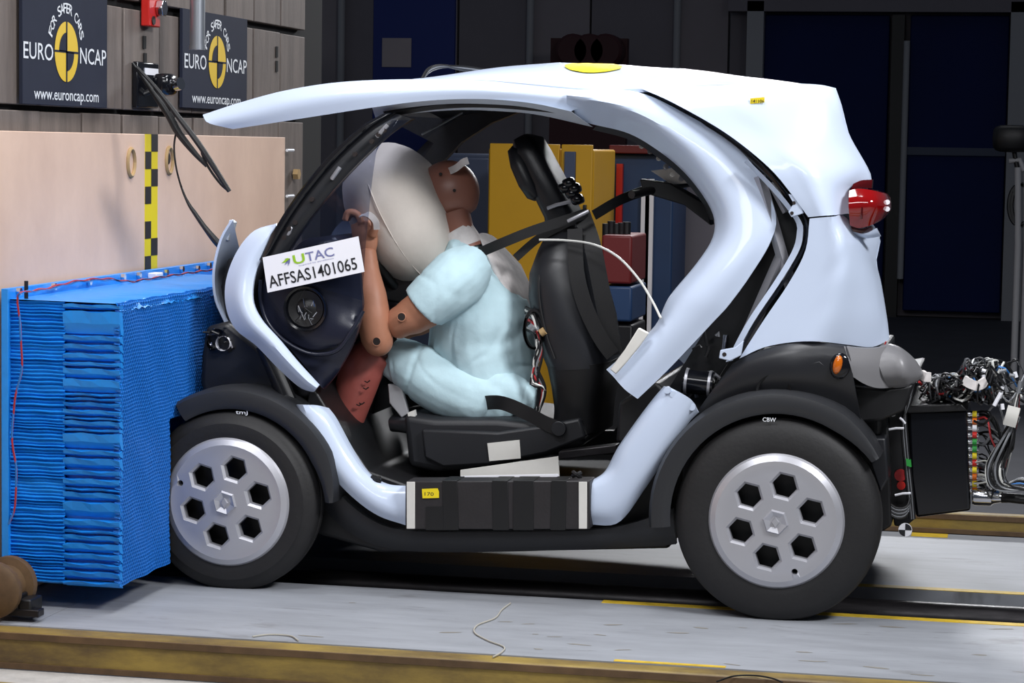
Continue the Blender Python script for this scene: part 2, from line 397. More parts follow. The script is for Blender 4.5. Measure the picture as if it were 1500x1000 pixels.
# ---- printed boards on the crash wall
def ring(cy, cz, r0, r1, a0, a1, X, n=24):
    V = []
    for t in np.linspace(a0, a1, n+1): V += [(X, cy+r0*math.cos(t), cz+r0*math.sin(t)), (X, cy+r1*math.cos(t), cz+r1*math.sin(t))]
    return V, [(2*i, 2*i+1, 2*i+3, 2*i+2) for i in range(n)]
def ncap(pl, pr, ptop, pbot, pc, pe, pn, pw, label):
    Xs = XW+.012
    y0, y1 = atX(pl, 80, Xs)[1], atX(pr, 80, Xs)[1]; z0 = atX((pl+pr)/2, pbot, Xs)[2]; z1 = atX((pl+pr)/2, ptop, Xs)[2]
    r = empty('printed_sign', (XW, (y0+y1)/2, z0), label, 'sign', 'safety signs on the crash wall')
    box('panel', (XW+.001, y0, z0), (Xs, y1, z1), 'signnavy', r, bevel=.001)
    c = atX(*pc, Xs); cy, cz = c[1], c[2]; R = atX(pc[0], pc[1]-44*pc[2-2]/pc[0], Xs)[2]-cz if 0 else pe[2]; X = Xs+.0012
    V, Fs = ring(cy, cz, 0, R, 0, 2*math.pi, X, 40); mk('emblem_disc', V, Fs, 'signyellow', r)
    g = MB(); g.add(*ring(cy, cz, 0, R*.64, math.pi/2, math.pi, X+.0006, 12)); g.add(*ring(cy, cz, 0, R*.64, -math.pi/2, 0, X+.0006, 12))
    g.add([(X+.0006, cy-R, cz-.003), (X+.0006, cy+R, cz-.003), (X+.0006, cy+R, cz+.003), (X+.0006, cy-R, cz+.003)], [(0, 1, 2, 3)])
    g.add([(X+.0006, cy-.005, cz-R), (X+.0006, cy+.005, cz-R), (X+.0006, cy+.005, cz+R), (X+.0006, cy-.005, cz+R)], [(0, 1, 2, 3)])
    g.build('emblem_quarters', 'signnavy', r)
    U, W = (0, 1, 0), (0, 0, 1); cap = R*.54; zb = cz-cap*.62
    def put(nm, vf): mk(nm, vf[0], vf[1], 'signwhite', r)
    a, b = atX(pe[0], pc[1], Xs)[1], atX(pe[1], pc[1], Xs)[1]; put('lettering', textg('EURO', (Xs, a, zb), U, W, cap, b-a, .001, .004))
    a, b = atX(pn[0], pc[1], Xs)[1], atX(pn[1], pc[1], Xs)[1]; put('lettering', textg('NCAP', (Xs, a, zb), U, W, cap, b-a, .001, .004))
    a, b = atX(pw[0], pw[2], Xs)[1], atX(pw[1], pw[2], Xs)[1]; z = atX((pw[0]+pw[1])/2, pw[2]+5, Xs)[2]
    put('web_address', textg('www.euroncap.com', (Xs, a, z), U, W, R*.38, b-a, .001, .006))
    s = 'FOR SAFER CARS'
    for i, ch in enumerate(s):
        if ch == ' ': continue
        an = math.radians(160-140*(i+.5)/len(s)); rr = R*1.28
        u = np.array((0, math.sin(an), -math.cos(an))); v = np.array((0, math.cos(an), math.sin(an)))
        o = np.array((Xs, cy, cz))+v*rr-u*R*.14
        put('slogan_letter', textg(ch, o, u, v, R*.34, R*.28, .001, .01))
R1 = (atX(97, 32, XW)[2]-atX(97, 120, XW)[2])/2; R2 = (atX(318, 52.5, XW)[2]-atX(318, 129, XW)[2])/2
ncap(33, 157, -14, 155, (97, 76), (34, 77.5, R1), (117, 155), (49.5, 144, 142), 'dark square sign with round yellow emblem beside the red bracket')
ncap(267.5, 362, 20, 160, (318, 91), (270, 302, R2), (332, 361), (281, 352, 147), 'dark square sign with round yellow emblem half behind grey pipe')
# ---- red bracket, grey pipe, black wall mount
rb = empty('red_bracket', atX(213, 40, XW), 'red steel bracket with a bolt hanging on the boards', 'bracket')
a = atX(205, 38, XW); b = atX(222, 0, XW)
box('plate', (XW+.002, a[1], a[2]), (XW+.03, b[1], 2.1), 'red', rb, bevel=.004)
V, Fs = discg(atX(218, 12, XW)+np.array([.03, 0, 0]), (1, 0, 0), .028, .025, 6); mk('bolt', V, Fs, 'chrome', rb, bevel=.003)
V, Fs = discg(atX(211, 30, XW)+np.array([.03, 0, 0]), (1, 0, 0), .014, .004, 10); mk('hole', V, Fs, 'hole', rb)
pa = atX(289, 72, -1.95); pipe = empty('hanging_pipe', pa, 'grey round metal pipe hanging in front of the crash wall', 'pipe')
V, Fs = tubeg([pa, pa+np.array([0, 0, .004]), pa+np.array([0, 0, .5]), pa+np.array([0, 0, 1.2])], .024, 20); mk('pipe_body', V, Fs, 'steel', pipe, smooth=40)
V, Fs = tubeg([pa+np.array([0, 0, -.002]), pa+np.array([0, 0, .012])], .026, 20); mk('pipe_rim', V, Fs, 'steel', pipe, smooth=40)
mt = empty('wall_mount', atX(209, 155, XW), 'black mounting plate holding a small dark camera on boards', 'mount')
a = atX(193, 157, XW); b = atX(224, 93, XW); box('plate', (XW+.001, a[1], a[2]), (XW+.02, b[1], b[2]), 'blackgloss', mt, bevel=.004)
a = atX(203, 109, XW); b = atX(222, 101, XW); box('label_strip', (XW+.02, a[1], a[2]), (XW+.023, b[1], b[2]), 'paper', mt)
c = atX(242, 124, XW+.07); V, Fs = ellip(c, ((.032, 0, 0), (0, .05, 0), (0, 0, .036)), 16, 10, .55); mk('camera_body', V, Fs, 'blackgloss', mt, smooth=50)
V, Fs = discg(c+np.array([.04, -.01, 0]), (1, -.4, .2), .02, .02, 16); mk('lens', V, Fs, 'chrome', mt, smooth=40)
tube('bracket_arm', [c, c+np.array([-.05, -.05, -.03]), atX(212, 130, XW)+np.array([.015, 0, 0])], .009, 'black', mt, ns=8)
# ---- far hall
YB = 12.5
wb = empty('wall_back', (0, YB, 0), kind='structure')
pan = [(340, 446), (446, 497), (497, 545), (545, 667), (667, 770), (770, 860), (860, 988), (988, 1062), (1062, 1480), (1480, 1700)]
for i, (a, b) in enumerate(pan):
    xa, xb = at(a, 300, YB)[0], at(b, 300, YB)[0]
    box('wall_panel', (xa+.01, YB+rs.uniform(0, .02), 0), (xb-.01, YB+.2, 7), ('wallgrey2', 'wallgrey')[i % 2], wb)
box('wall_panel', (-9, YB+.05, 0), (at(340, 300, YB)[0], YB+.2, 7), 'wallgrey', wb)
for x in (497, 772, 986):
    p = at(x, 300, YB-.05)[0]; tube('conduit', [(p, YB-.04, 0), (p, YB-.04, 3), (p, YB-.04, 6)], .03, 'frame', wb, ns=8)
dr = empty('door_1', (at(1290, 300, YB)[0], YB-.1, 0), kind='structure')
def dx(x): return at(x, 300, YB-.15)[0]
zt2 = at(1290, 22, YB-.15)[2]; zm = at(1400, 222, YB-.15)[2]
for a, b in ((1114, 1296), (1326, 1470)):
    box('door_leaf', (dx(a), YB-.15, .05), (dx(b), YB-.05, zt2), 'doorblue', dr, bevel=.01)
box('door_post', (dx(1300), YB-.2, 0), (dx(1318), YB-.04, zt2), 'black', dr)
tube('lock_bar', [(dx(1322), YB-.2, .3), (dx(1322), YB-.2, zt2-.2)], .025, 'frame', dr, ns=8)
box('cross_rail', (dx(1326), YB-.18, zm-.03), (dx(1470), YB-.14, zm+.03), 'bluegrey', dr)
for a, b in ((1090, 1114), (1472, 1500)): box('door_jamb', (dx(a), YB-.25, 0), (dx(b), YB-.02, zt2+.1), 'frame', dr)
box('door_lintel', (dx(1062), YB-.25, zt2+.02), (dx(1500), YB-.02, zt2+.2), 'wallgrey2', dr)
bn = empty('blue_banner', (at(606, 300, 9)[0], 9, 0), 'dark blue hanging screen with a pale sheet beyond the plank wall', 'screen')
q0, q1 = at(546, 135, 9), at(667, -40, 9); box('cloth', (q0[0], 9, 0), (q1[0], 9.04, q1[2]), 'bannerblue', bn)
q0, q1 = at(560, 98, 9), at(603, 56, 9); box('pale_sheet', (q0[0], 8.99, q0[2]), (q1[0], 8.999, q1[2]), 'wallgrey', bn)
# red padded rolls on the wall above the roof
rr = empty('red_hose_reel', at(862, 100, 11.5), 'dark red drum shaped reels mounted on the far grey wall', 'reel')
for x in (838, 862, 886):
    c = at(x, 74, 11.5); V, Fs = lathe([(0, 0), (.11, 0), (.13, .02), (.13, .22), (.11, .24), (0, .24)], c, 20); mk('drum', V, Fs, 'maroon', rr, smooth=40)
q = at(862, 100, 11.7); box('wall_plate', (q[0]-.3, 11.7, 0), (q[0]+.3, 11.78, at(862, 56, 11.7)[2]), 'maroon', rr)
# cabinets and racks seen through the cabin
def gbox(name, p, Y, dY, m, parent, bevel=.01):
    a = at(p[0], p[3], Y); b = at(p[2], p[1], Y); return box(name, (a[0], Y, max(a[2], 0.0)), (b[0], Y+dY, b[2]), m, parent, bevel)
yc = empty('yellow_cabinet', (at(790, 300, 4.2)[0], 4.4, 0), 'tall yellow metal cabinet with a grey vent behind the seat', 'cabinet')
a = at(713, 300, 4.2); b = at(868, 300, 4.2); zt3 = at(790, 211, 4.2)[2]
box('body', (a[0], 4.22, .0), (b[0], 4.8, zt3-.02), 'cabyellow', yc, bevel=.01)
box('door', (a[0]+.01, 4.2, .08), (at(818, 300, 4.2)[0], 4.225, zt3), 'cabyellow', yc, bevel=.004)
box('door', (at(821, 300, 4.2)[0], 4.2, .08), (b[0]-.005, 4.225, zt3), 'cabyellow', yc, bevel=.004)
gbox('vent', (826, 222, 843, 262), 4.18, .02, 'bluegrey', yc, .003); gbox('handle', (853, 300, 858, 330), 4.16, .03, 'black', yc, .003)
bc = empty('blue_cabinet', (at(930, 300, 5.0)[0], 5.2, 0), 'blue tool cabinet with red uprights seen through the cabin', 'cabinet')
zt4 = at(930, 225, 5.0)[2]
box('body', (at(895, 300, 5.0)[0], 5.02, 0), (at(985, 300, 5.0)[0], 5.5, zt4), 'cabblue', bc, bevel=.01)
for x0, x1, m in ((880, 892, 'dullred'), (940, 958, 'paper'), (946, 952, 'dullred'), (903, 912, 'red')):
    box('upright', (at(x0, 300, 5.0)[0], 4.98, 0), (at(x1, 300, 5.0)[0], 5.015 if m != 'paper' else 5.0, zt4-(.12 if x0 > 935 else .05)), m, bc)
box('top_tray', (at(893, 300, 5.0)[0], 4.95, zt4), (at(987, 300, 5.0)[0], 5.5, zt4+.04), 'dullred', bc, bevel=.005)
gp = empty('grey_partition', (at(1050, 300, 5.7)[0], 5.75, 0), 'grey metal partition panel behind the blue tool cabinet', 'partition')
box('panel', (at(985, 300, 5.7)[0], 5.7, 0), (at(1180, 300, 5.7)[0], 5.76, at(1000, 240, 5.7)[2]), 'wallgrey2', gp)
bg = empty('blue_grey_locker', (at(690, 300, 5)[0], 5.05, 0), 'blue grey metal locker standing beside the yellow cabinet', 'locker')
box('body', (at(560, 300, 5.1)[0], 5.1, 0), (at(720, 300, 5.1)[0], 5.6, at(690, 225, 5.1)[2]), 'bluegrey', bg, bevel=.01)
box('door', (at(640, 300, 5.1)[0], 5.08, .1), (at(716, 300, 5.1)[0], 5.1, at(690, 232, 5.1)[2]), 'bluegrey', bg, bevel=.004)
rc = empty('red_crate', (at(910, 420, 3.6)[0], 3.7, 0), 'red tool trolley with dark items standing behind the cabin', 'trolley')
gbox('body', (880, 345, 926, 415), 3.6, .4, 'dullred', rc); gbox('lower_drawer', (880, 420, 926, 470), 3.6, .4, 'cabblue', rc); a = at(880, 475, 3.6); b = at(926, 475, 3.6); box('base', (a[0], 3.62, 0), (b[0], 3.98, a[2]), 'black', rc, bevel=.01)
for k in range(5):
    c = at(888+7.5*k, 341-rs.uniform(0, 4), 3.75); V, Fs = discg(c-np.array([0, 0, .03]), (0, 0, 1), .018, .07, 10); mk('tool', V, Fs, 'darksteel' if k % 2 else 'black', rc, smooth=40)
# stand with hoses by the doors, at the picture's right
st = empty('equipment_stand', at(1490, 480, 6), 'pale metal stand carrying a coiled dark hose by blue door', 'stand')
q = lambda x, y: at(x, y, 6)
for x in (1491, 1504): tube('post', [q(x, 245), q(x, 360), (q(x, 360)[0], 6, 0)], .018, 'frame', st, ns=8)
tube('arm', [q(1478, 236), q(1494, 234), q(1500, 250)], .014, 'frame', st, ns=8)
V, Fs = tubeg([q(1492+16*math.cos(t)+t*.6, 300+30*math.sin(t)) for t in np.linspace(0, 12.5, 60)], .011, 6); mk('hose', V, Fs, 'cable', st, smooth=60)
V, Fs = ellip(q(1483, 203), ((.10, 0, 0), (0, .08, 0), (0, 0, .07)), 12, 8, .5); mk('lamp_head', V, Fs, 'black', st, smooth=50)
tube('lamp_stem', [q(1483, 205), q(1488, 236), q(1491, 250)], .012, 'black', st, ns=8)
# ---- clutter on the floor: thin pale wire, strap
def floorwire(name, pts, m, label, r=.0022, z=.003):
    P = np.array([atZ(x, y, z) for x, y in pts]); P = cr(P, 40); V, Fs = tubeg(P, r, 6); o = mk(name, V, Fs, m, None, smooth=60); tag(o, label, 'wire'); return o
floorwire('loose_wire', [(748, 883), (735, 893), (725, 905), (700, 915), (695, 926), (715, 938), (738, 947), (735, 955), (722, 962)], 'stringgrey', 'thin pale wire snaking over the grey track in front of car')
floorwire('loose_wire', [(370, 932), (395, 929), (425, 931), (437, 938)], 'stringgrey', 'short pale wire end lying beside the yellow beam')
floorwire('loose_wire', [(1050, 998), (1075, 990), (1105, 989), (1130, 993), (1146, 999)], 'cable', 'short dark bent wire on the grey track near yellow strip')
# drum end and clamp at the foot of the plywood
dm = empty('cable_drum', atZ(5, 900, -.02), 'round tan drum with steel clamp at foot of plywood', 'drum')
c = at(-13, 866, -.62); V, Fs = lathe([(0, 0), (.06, 0), (.075, .01), (.075, .03), (.055, .035), (.055, .1), (.075, .105), (.075, .13), (0, .14)], c, 28); mk('drum_body', V, Fs, 'beamedge', dm, smooth=40)
for x, y in ((22, 880), (40, 887)):
    c = at(x, y, -.56); box('clamp_jaw', (c[0]-.018, -.58, c[2]-.03), (c[0]+.018, -.5, c[2]+.02), 'black', dm, bevel=.005)
c = at(36, 893, -.56); box('clamp_bar', (c[0]-.05, -.585, c[2]-.014), (c[0]+.05, -.545, c[2]+.006), 'darksteel', dm, bevel=.003)
# ================================================================== DEFORMABLE BARRIER
XB, XM, XF = -2.05, -1.893, -1.735
YN, YFAR = -.4, 1.35
ZB, ZT = .072, .843
ba = empty('crash_barrier', (-1.9, .45, ZB), 'blue honeycomb crash barrier crushed against the front of car', 'barrier')
box('back_plate', (XB-.02, YN-.012, ZB), (XB, YFAR, ZT+.03), 'blue', ba, bevel=.001)
box('core_block', (XB+.0, YN+.03, ZB+.01), (XM, YFAR-.01, ZT-.02), 'blue', ba)
# second block with the pocket pressed in by the front wheel and the nose
PW = (-.03, .58)      # wheel pocket: depth limit in Y start, top Z
g = MB(); a, b = XM, XF-.012
g.add(*boxg((a, YN+.02, ZB+.012), (b, -.01, ZT-.03)))
g.add(*boxg((a, -.01, .49), (b, .24, ZT-.03))); g.add(*boxg((a, -.01, ZB+.012), (a+.01, .24, .49)))
g.add(*boxg((a, .24, ZB+.012), (b, YFAR-.01, ZT-.03)))
g.build('front_block', 'blueface', ba)
# horizontal sheet edges of the main block (fine corrugation)
z = ZB; V = []; Fs = []; i = 0
rs = random.Random(11); prof = []
while z < ZT-.005:
    h = rs.uniform(.007, .012); prof += [(YN+.008+rs.uniform(0, .004), z), (YN+rs.uniform(-.002, .004), z+h*.6)]; z += h
prof.append((YN+.016, ZT-.004))
nx = 8
for j in range(nx+1):
    x = XB+(XM-XB)*j/nx
    for (y, zz) in prof: V.append((x, y+.001*math.sin(zz*90+j*1.1), zz+.0008*math.sin(j*1.3+zz*40)))
k = len(prof)
for j in range(nx):
    for i in range(k-1): Fs.append((j*k+i, (j+1)*k+i, (j+1)*k+i+1, j*k+i+1))
o = mk('corrugated_edges', V, Fs, 'blue', ba); o['kind'] = 'stuff'
# crumpled sheets of the front block, one by one
pxs = [446, 456, 492, 505, 518, 531, 540, 556, 577, 583, 590, 601, 612, 617, 629, 635, 660, 672, 690, 702, 716, 722, 736, 762, 778, 785, 797, 812, 826, 838, 853, 862]
zz = [at(135, y, YN)[2] for y in pxs]
for a, b in zip(zz, zz[1:]):
    t = rs.uniform(.010, .024); V = []; n = 6
    s0 = rs.uniform(-.004, .004)
    for j in range(n+1):
        x = XM-.004+(XF-XM+.004)*j/n; w1 = .003*math.sin(j*1.7+a*60)
        for (y, z) in ((YN+.02, a), (YN-.002+w1*.5, a-.001+w1), (YN+t*.25-.002, (a+b)/2+w1*.5), (YN+t, b+.004+s0*.3), (YN+.03, b)): V.append((x, y, z))
    Fs = [(j*5+i, (j+1)*5+i, (j+1)*5+i+1, j*5+i+1) for j in range(n) for i in range(4)]+[tuple(range(5)), tuple(n*5+i for i in range(5))]
    mk('folded_sheet', V, Fs, 'blue', ba)
# honeycomb face (cells), with the wheel pocket cut out
V = []; Fs = []; pz = .0098; py = .0165
nz = int((ZT-ZB)/(pz/3)); ny = int((.80-YN)/(py/4))
idx = {}
for i in range(nz+1):
    for j in range(ny+1):
        y = YN+.002+j*py/4; z = ZB+i*pz/3
        row = (i//3) % 2
        dpt = .016 if (i % 3 != 0 and (j+2*row) % 4 in (1, 2)) else 0
        dent = 0
        idx[i, j] = len(V); V.append((XF-dpt-dent+.002*math.sin(y*30+z*22), y, z+.0012*math.sin(y*40)))
for i in range(nz):
    for j in range(ny):
        y = YN+j*py/4; z = ZB+i*pz/3
        if -.012 < y < .24 and z < .485: continue
        Fs.append((idx[i, j], idx[i, j+1], idx[i+1, j+1], idx[i+1, j]))
o = mk('honeycomb_face', V, Fs, 'blueface', ba); o['kind'] = 'stuff'
# top skin, slightly ragged front lip
V = []; n = 60
for j in range(n+1):
    y = YN+(1.0-YN)*j/n; V += [(XB, y, ZT+.002), (XM, y, ZT), (XF-.01+.006*math.sin(j*1.9)*math.sin(j*.7), y, ZT-.002+.004*math.sin(j*2.3)), (XF+.001, y, ZT-.022+.003*math.sin(j*2.9))]
Fs = [(j*4+i, (j+1)*4+i, (j+1)*4+i+1, j*4+i+1) for j in range(n) for i in range(3)]
mk('top_skin', V, Fs, 'blue', ba, smooth=30)
for x, y in ((25, 420), (76, 416), (128, 408), (178, 402), (201, 403), (241, 399), (264, 389), (287, 393), (304, 384)):
    c = atX(x, y, XB); c[2] = min(c[2], ZT+.02); V, Fs = discg(c, (1, 0, 0), .011, .012, 6); mk('bolt', V, Fs, 'chrome', ba)
c = atX(221, 405, XB); box('white_block', (XB, c[1]-.03, ZT+.003), (XB+.03, c[1]+.03, ZT+.022), 'paper', ba, bevel=.003)
c = at(34, 421, -.38); tube('marker_pin', [(c[0], -.36, ZT+.0), (c[0], -.36, ZT+.05)], .006, 'black', ba, ns=6)
# twisted red-blue wire along the barrier
for m, dz, ph in (('cablered', .004, 0), ('cableblue', -.0, 1.5)):
    pts = [atX(x, y, XB+.03) for x, y in ((318, 409), (280, 409), (250, 412), (220, 416), (190, 414), (155, 410), (110, 414), (70, 424))]
    pts = [np.array((p[0], p[1], max(p[2]+dz, ZT+.008))) for p in pts]
    pts += [np.array(at(x, y, YN-.01)) for x, y in ((36, 428), (26, 436), (30, 480), (32, 540), (22, 585), (18, 640), (24, 690), (22, 740), (13, 768))]
    P = cr(pts, 120); P[:, 2] += .002*np.sin(np.arange(121)*.9+ph); P[:, 1] += .002*np.cos(np.arange(121)*.9+ph)
    V, Fs = tubeg(P, .0028, 5); mk('sensor_wire', V, Fs, m, ba, smooth=60)
# ================================================================== CAR
car = empty('crash_test_car', (-.75, CY, 0), 'small two-seat electric car, white and black, its front crushed against the blue barrier', 'car')
def part(name, VF, m, smooth=40, both=False, parent=None, shift=0, **k):
    parent = parent or car
    V, Fs = VF; o = mk(name, V, Fs, m, parent, smooth=smooth, **k)
    if both: return o, mk(name, mir(V)+np.array([shift, 0, 0]), [f[::-1] for f in Fs], m, parent, smooth=smooth, **k)
    return o
# ---- wheels
def wheel(c, R, width, rot, valve, sgn, label):
    """c: centre of the outer face; sgn +1 puts the wheel body towards +Y"""
    w = mk('wheel', *lathe([(.168, .014), (.172, .006), (.19, .001), (.205, 0), (.225, .002), (R-.035, .006), (R-.022, .012), (R-.008, .022), (R-.002, .034),
        (R, .040), (R, .058), (R-.007, .060), (R-.007, .066), (R, .068), (R, width-.05), (R-.002, width-.034), (R-.02, width-.012), (R-.05, width), (.17, width-.01)], c, 72, sgn=sgn), 'rubber', car, smooth=35, label=label)
    mk('sidewall_rib', *lathe([(R-.052, .006), (R-.05, .0035), (R-.048, .0065)], c, 72, sgn=sgn), 'rubber', w, smooth=60)
    # dark rim well
    mk('rim', *lathe([(.170, .0), (.165, .03), (.15, .05), (.0, .055)], (c[0], c[1]+sgn*.012, c[2]), 48, sgn=sgn), 'black', w, smooth=40)
    HR = .189
    # cover: domed disc with six hexagonal holes and a valve hole
    pts = [(HR*math.cos(2*math.pi*j/72), HR*math.sin(2*math.pi*j/72)) for j in range(72)]; edges = [(j, (j+1) % 72) for j in range(72)]
    hx = []; hexes = []
    for k in range(6):
        a = math.radians(rot+60*k); cx, cy = .1*math.cos(a), .1*math.sin(a); n0 = len(pts); hexes.append((cx, cy, a))
        loop = [(cx+.042*math.cos(a+math.radians(30+60*j)), cy+.042*math.sin(a+math.radians(30+60*j))) for j in range(6)]
        pts += loop; edges += [(n0+j, n0+(j+1) % 6) for j in range(6)]; hx.append(loop)
    va = math.radians(valve); vc = (.145*math.cos(va), .145*math.sin(va)); n0 = len(pts)
    vl = [(vc[0]+.009*math.cos(j*math.pi/5), vc[1]+.009*math.sin(j*math.pi/5)) for j in range(10)]; pts += vl; edges += [(n0+j, n0+(j+1) % 10) for j in range(10)]; hx.append(vl)
    def inside(p, loop):
        r = False; q = loop[-1]
        for s in loop:
            if (s[1] > p[1]) != (q[1] > p[1]) and p[0] < (q[0]-s[0])*(p[1]-s[1])/(q[1]-s[1])+s[0]: r = not r
            q = s
        return r
    for rr, nn in ((.18, 72), (.165, 48), (.15, 40), (.05, 18), (.03, 12), (.0001, 1), (.1, 36), (.075, 30), (.13, 36)):
        for j in range(nn):
            p = (rr*math.cos(2*math.pi*j/nn+.05), rr*math.sin(2*math.pi*j/nn+.05))
            if min((p[0]-h[0])**2+(p[1]-h[1])**2 for h in hexes) > .047**2 and (p[0]-vc[0])**2+(p[1]-vc[1])**2 > .013**2: pts.append(p)
    vo, eo, fo, *_ = delaunay_2d_cdt([Vector(p) for p in pts], edges, [], 1, 1e-6)
    def dep(r): return -.006-.014*max(0, 1-(r/HR)**2)-.004*(1 if .152 < r < .178 else 0)+(.014*((r-.178)/(HR-.178)) if r > .178 else 0)
    def P3(p, extra=0): r = math.hypot(*p); return (c[0]+p[0], c[1]+sgn*(dep(r)+extra), c[2]+p[1])
    V = [P3(p) for p in vo]; Fs = []
    for f in fo:
        ctr = (sum(vo[i][0] for i in f)/3, sum(vo[i][1] for i in f)/3)
        if math.hypot(*ctr) > HR or any(inside(ctr, l) for l in hx): continue
        Fs.append(tuple(f))
    for l in hx:
        mx = sum(p[0] for p in l)/len(l); my = sum(p[1] for p in l)/len(l); n0 = len(V); n = len(l)
        for s, e in ((1, 0), (.82, .008), (.81, .03)): V += [P3((mx+(p[0]-mx)*s, my+(p[1]-my)*s), 0)[:1]+(P3(p)[1]+sgn*e,)+P3((mx+(p[0]-mx)*s, my+(p[1]-my)*s))[2:] for p in l]
        Fs += [(n0+r*n+j, n0+r*n+(j+1) % n, n0+(r+1)*n+(j+1) % n, n0+(r+1)*n+j) for r in range(2) for j in range(n)]
    cov = mk('wheel_cover', V, Fs, 'silver', w, smooth=22)
    # hexagonal centre boss with a raised diamond
    a0 = math.radians(rot+30); V = []
    for r, d in ((.038, -.017), (.032, -.027), (.017, -.020), (.0001, -.021)): V += [(c[0]+r*math.cos(a0+j*math.pi/3), c[1]+sgn*d, c[2]+r*math.sin(a0+j*math.pi/3)) for j in range(6)]
    mk('centre_boss', V, [(r*6+j, r*6+(j+1) % 6, (r+1)*6+(j+1) % 6, (r+1)*6+j) for r in range(3) for j in range(6)], 'silver', w, smooth=10)
    dv = []
    for d, s in ((-.021, 1), (-.026, .8)): dv += [(c[0]+x*s, c[1]+sgn*d, c[2]+z*s) for x, z in ((.0, .017), (.011, 0), (0, -.017), (-.011, 0))]
    mk('diamond_emblem', dv, [(4, 5, 6, 7)]+[(j, (j+1) % 4, 4+(j+1) % 4, 4+j) for j in range(4)], 'silver', w, smooth=10)
    return w
RW, FW = at(1137, 763, .0), at(332.5, 735, .015)
wheel((RW[0], .0, RW[2]), .2815, .15, 78, -68, 1, 'large rear road wheel with silver cover')
wheel((FW[0], .015, FW[2]), .2625, .13, 75, 160, 1, 'front road wheel with silver cover touching the blue barrier')
wheel((RW[0], 1.2, RW[2]), .2815, .15, 40, 100, -1, 'rear road wheel on far side')
wheel((FW[0], 1.185, FW[2]), .2625, .13, 20, 100, -1, 'front road wheel on far side')
# ---- wheel fenders (bands curving over the tyres)
def fender(c, r0, a0, a1, wdt, y0, mirror=True, n=28, offs=0):
    G = []
    for t in np.linspace(a0, a1, n+1):
        a = math.radians(t); row = []
        tp = min(1, .35+.65*abs(t-a0)/25)
        for rr, yy in ((r0+.030*tp, y0+wdt), (r0+.038*tp, y0+.10), (r0+.036*tp, y0+.03), (r0+.026*tp, y0+.006), (r0+.0, y0), (r0-.018*tp, y0+.004)):
            row.append((c[0]+rr*math.cos(a)+offs, yy, c[2]+rr*math.sin(a)))
        G.append(row)
    VF = shellg(np.array(G), 1, (0, 0, 0)); G = np.array(G)
    A = G.reshape(-1, 3); ctr = np.array([c[0]+offs, 0, c[2]]); D = A-ctr; D[:, 1] = 0; D /= np.linalg.norm(D, axis=1)[:, None]
    B = A-D*.008; B[:, 1] += .006
    V = np.vstack([A, B]); return V, VF[1]
f1 = part('wheel_fender', fender((RW[0], 0, RW[2]), .318, 34, 186, .2, .0), 'fender', 50, True)
f2 = part('wheel_fender', fender((FW[0]+.01, 0, FW[2]), .292, 2, 122, .2, .02), 'fender', 50, True)
for f, px, s, Yt in ((f1[0], (1117, 617), 'CBW', .004), (f2[0], (345, 606), 'tmJ', .03)):
    o = at(px[0], px[1], Yt); V, Fs = textg(s, o, (1, 0, 0), (0, 0, 1), .011, .036, -.001, .01); mk('scrawled_mark', V, Fs, 'signwhite', f)
# ---- black lower body, sill and front / rear masses
prism('under_tray', [(455, 640), (600, 778), (975, 772), (985, 800), (700, 806), (565, 806), (470, 780), (440, 720)], .2, .16, 1.04, 'black', car, bevel=.012)
part('side_skirt', patchg([([(382, 505), (412, 570), (446, 650), (490, 716), (545, 762), (600, 777), (720, 779), (865, 776), (930, 765), (985, 745)], .10),
                           ([(375, 510), (402, 575), (432, 660), (470, 738), (520, 785), (590, 806), (720, 808), (865, 804), (930, 801), (990, 797)], .13)], 40, 5, .012, .03), 'trim', 40, True)
part('inner_sill', patchg([([(398, 505), (430, 580), (462, 650), (505, 712), (560, 750), (620, 762), (860, 762)], .14),
                           ([(382, 505), (412, 575), (446, 655), (488, 722), (545, 768), (620, 782), (860, 780)], .125)], 40, 3, .004, .02), 'black', 40, True)
prism('cabin_floor', [(455, 560), (480, 600), (540, 690), (610, 715), (865, 715), (1000, 640), (1000, 760), (860, 775), (600, 775), (500, 720), (440, 640)], .2, .2, 1.0, 'black', car, bevel=.006)
prism('front_bulkhead', [(345, 420), (400, 440), (500, 510), (520, 560), (500, 640), (520, 690), (480, 690), (430, 620), (380, 560), (330, 500)], .25, .56, .94, 'black', car, bevel=.01)
prism('far_inner_side', [(470, 500), (650, 545), (665, 630), (900, 630), (960, 575), (1000, 640), (860, 720), (600, 720), (500, 660)], 1.0, .985, 1.02, 'black', car)
# front bumper mass and crushed nose
part('front_bumper', prismg([(302, 478), (335, 470), (372, 500), (395, 520), (440, 620), (452, 660), (430, 640), (380, 600), (340, 585), (302, 590), (294, 560), (296, 520)], .2, .19, 1.01, 0), 'satin', None, bevel=.02, bseg=3)
part('nose_core', prismg([(332, 378), (385, 370), (390, 390), (372, 430), (375, 480), (330, 470), (322, 420)], .3, .3, .9, 0), 'black', None, bevel=.012)
part('bonnet_panel', shellg(np.array([[np.r_[at(x, y, .3)[0]+(.02*((Y-.6)/.32)**2-.02), Y, at(x, y, .3)[2]-max(0, (400-y)/78)*.16*min(1, (Y-.28)/.16)] for Y in np.linspace(.28, .92, 13)] for x, y in cr([(341, 322), (327, 345), (318, 374), (314, 405), (318, 440), (335, 478)], 16)]), .008, (1, 0, 0)), 'paint', 50)
tri = prismg([(336, 322), (341, 326), (334, 352), (329, 350)], .3, .30, .34); part('torn_bracket', tri, 'paint_in', None)
for k, (x, y, r) in enumerate(((318, 496, .030), (326, 503, .022), (312, 503, .02))):
    V, Fs = lathe([(r, .0), (r*.9, .03), (r*.5, .05), (0, .05)], at(x, y, .17), 14); mk('broken_lamp', V, Fs, ('chrome', 'paper', 'chrome')[k], car, smooth=30)
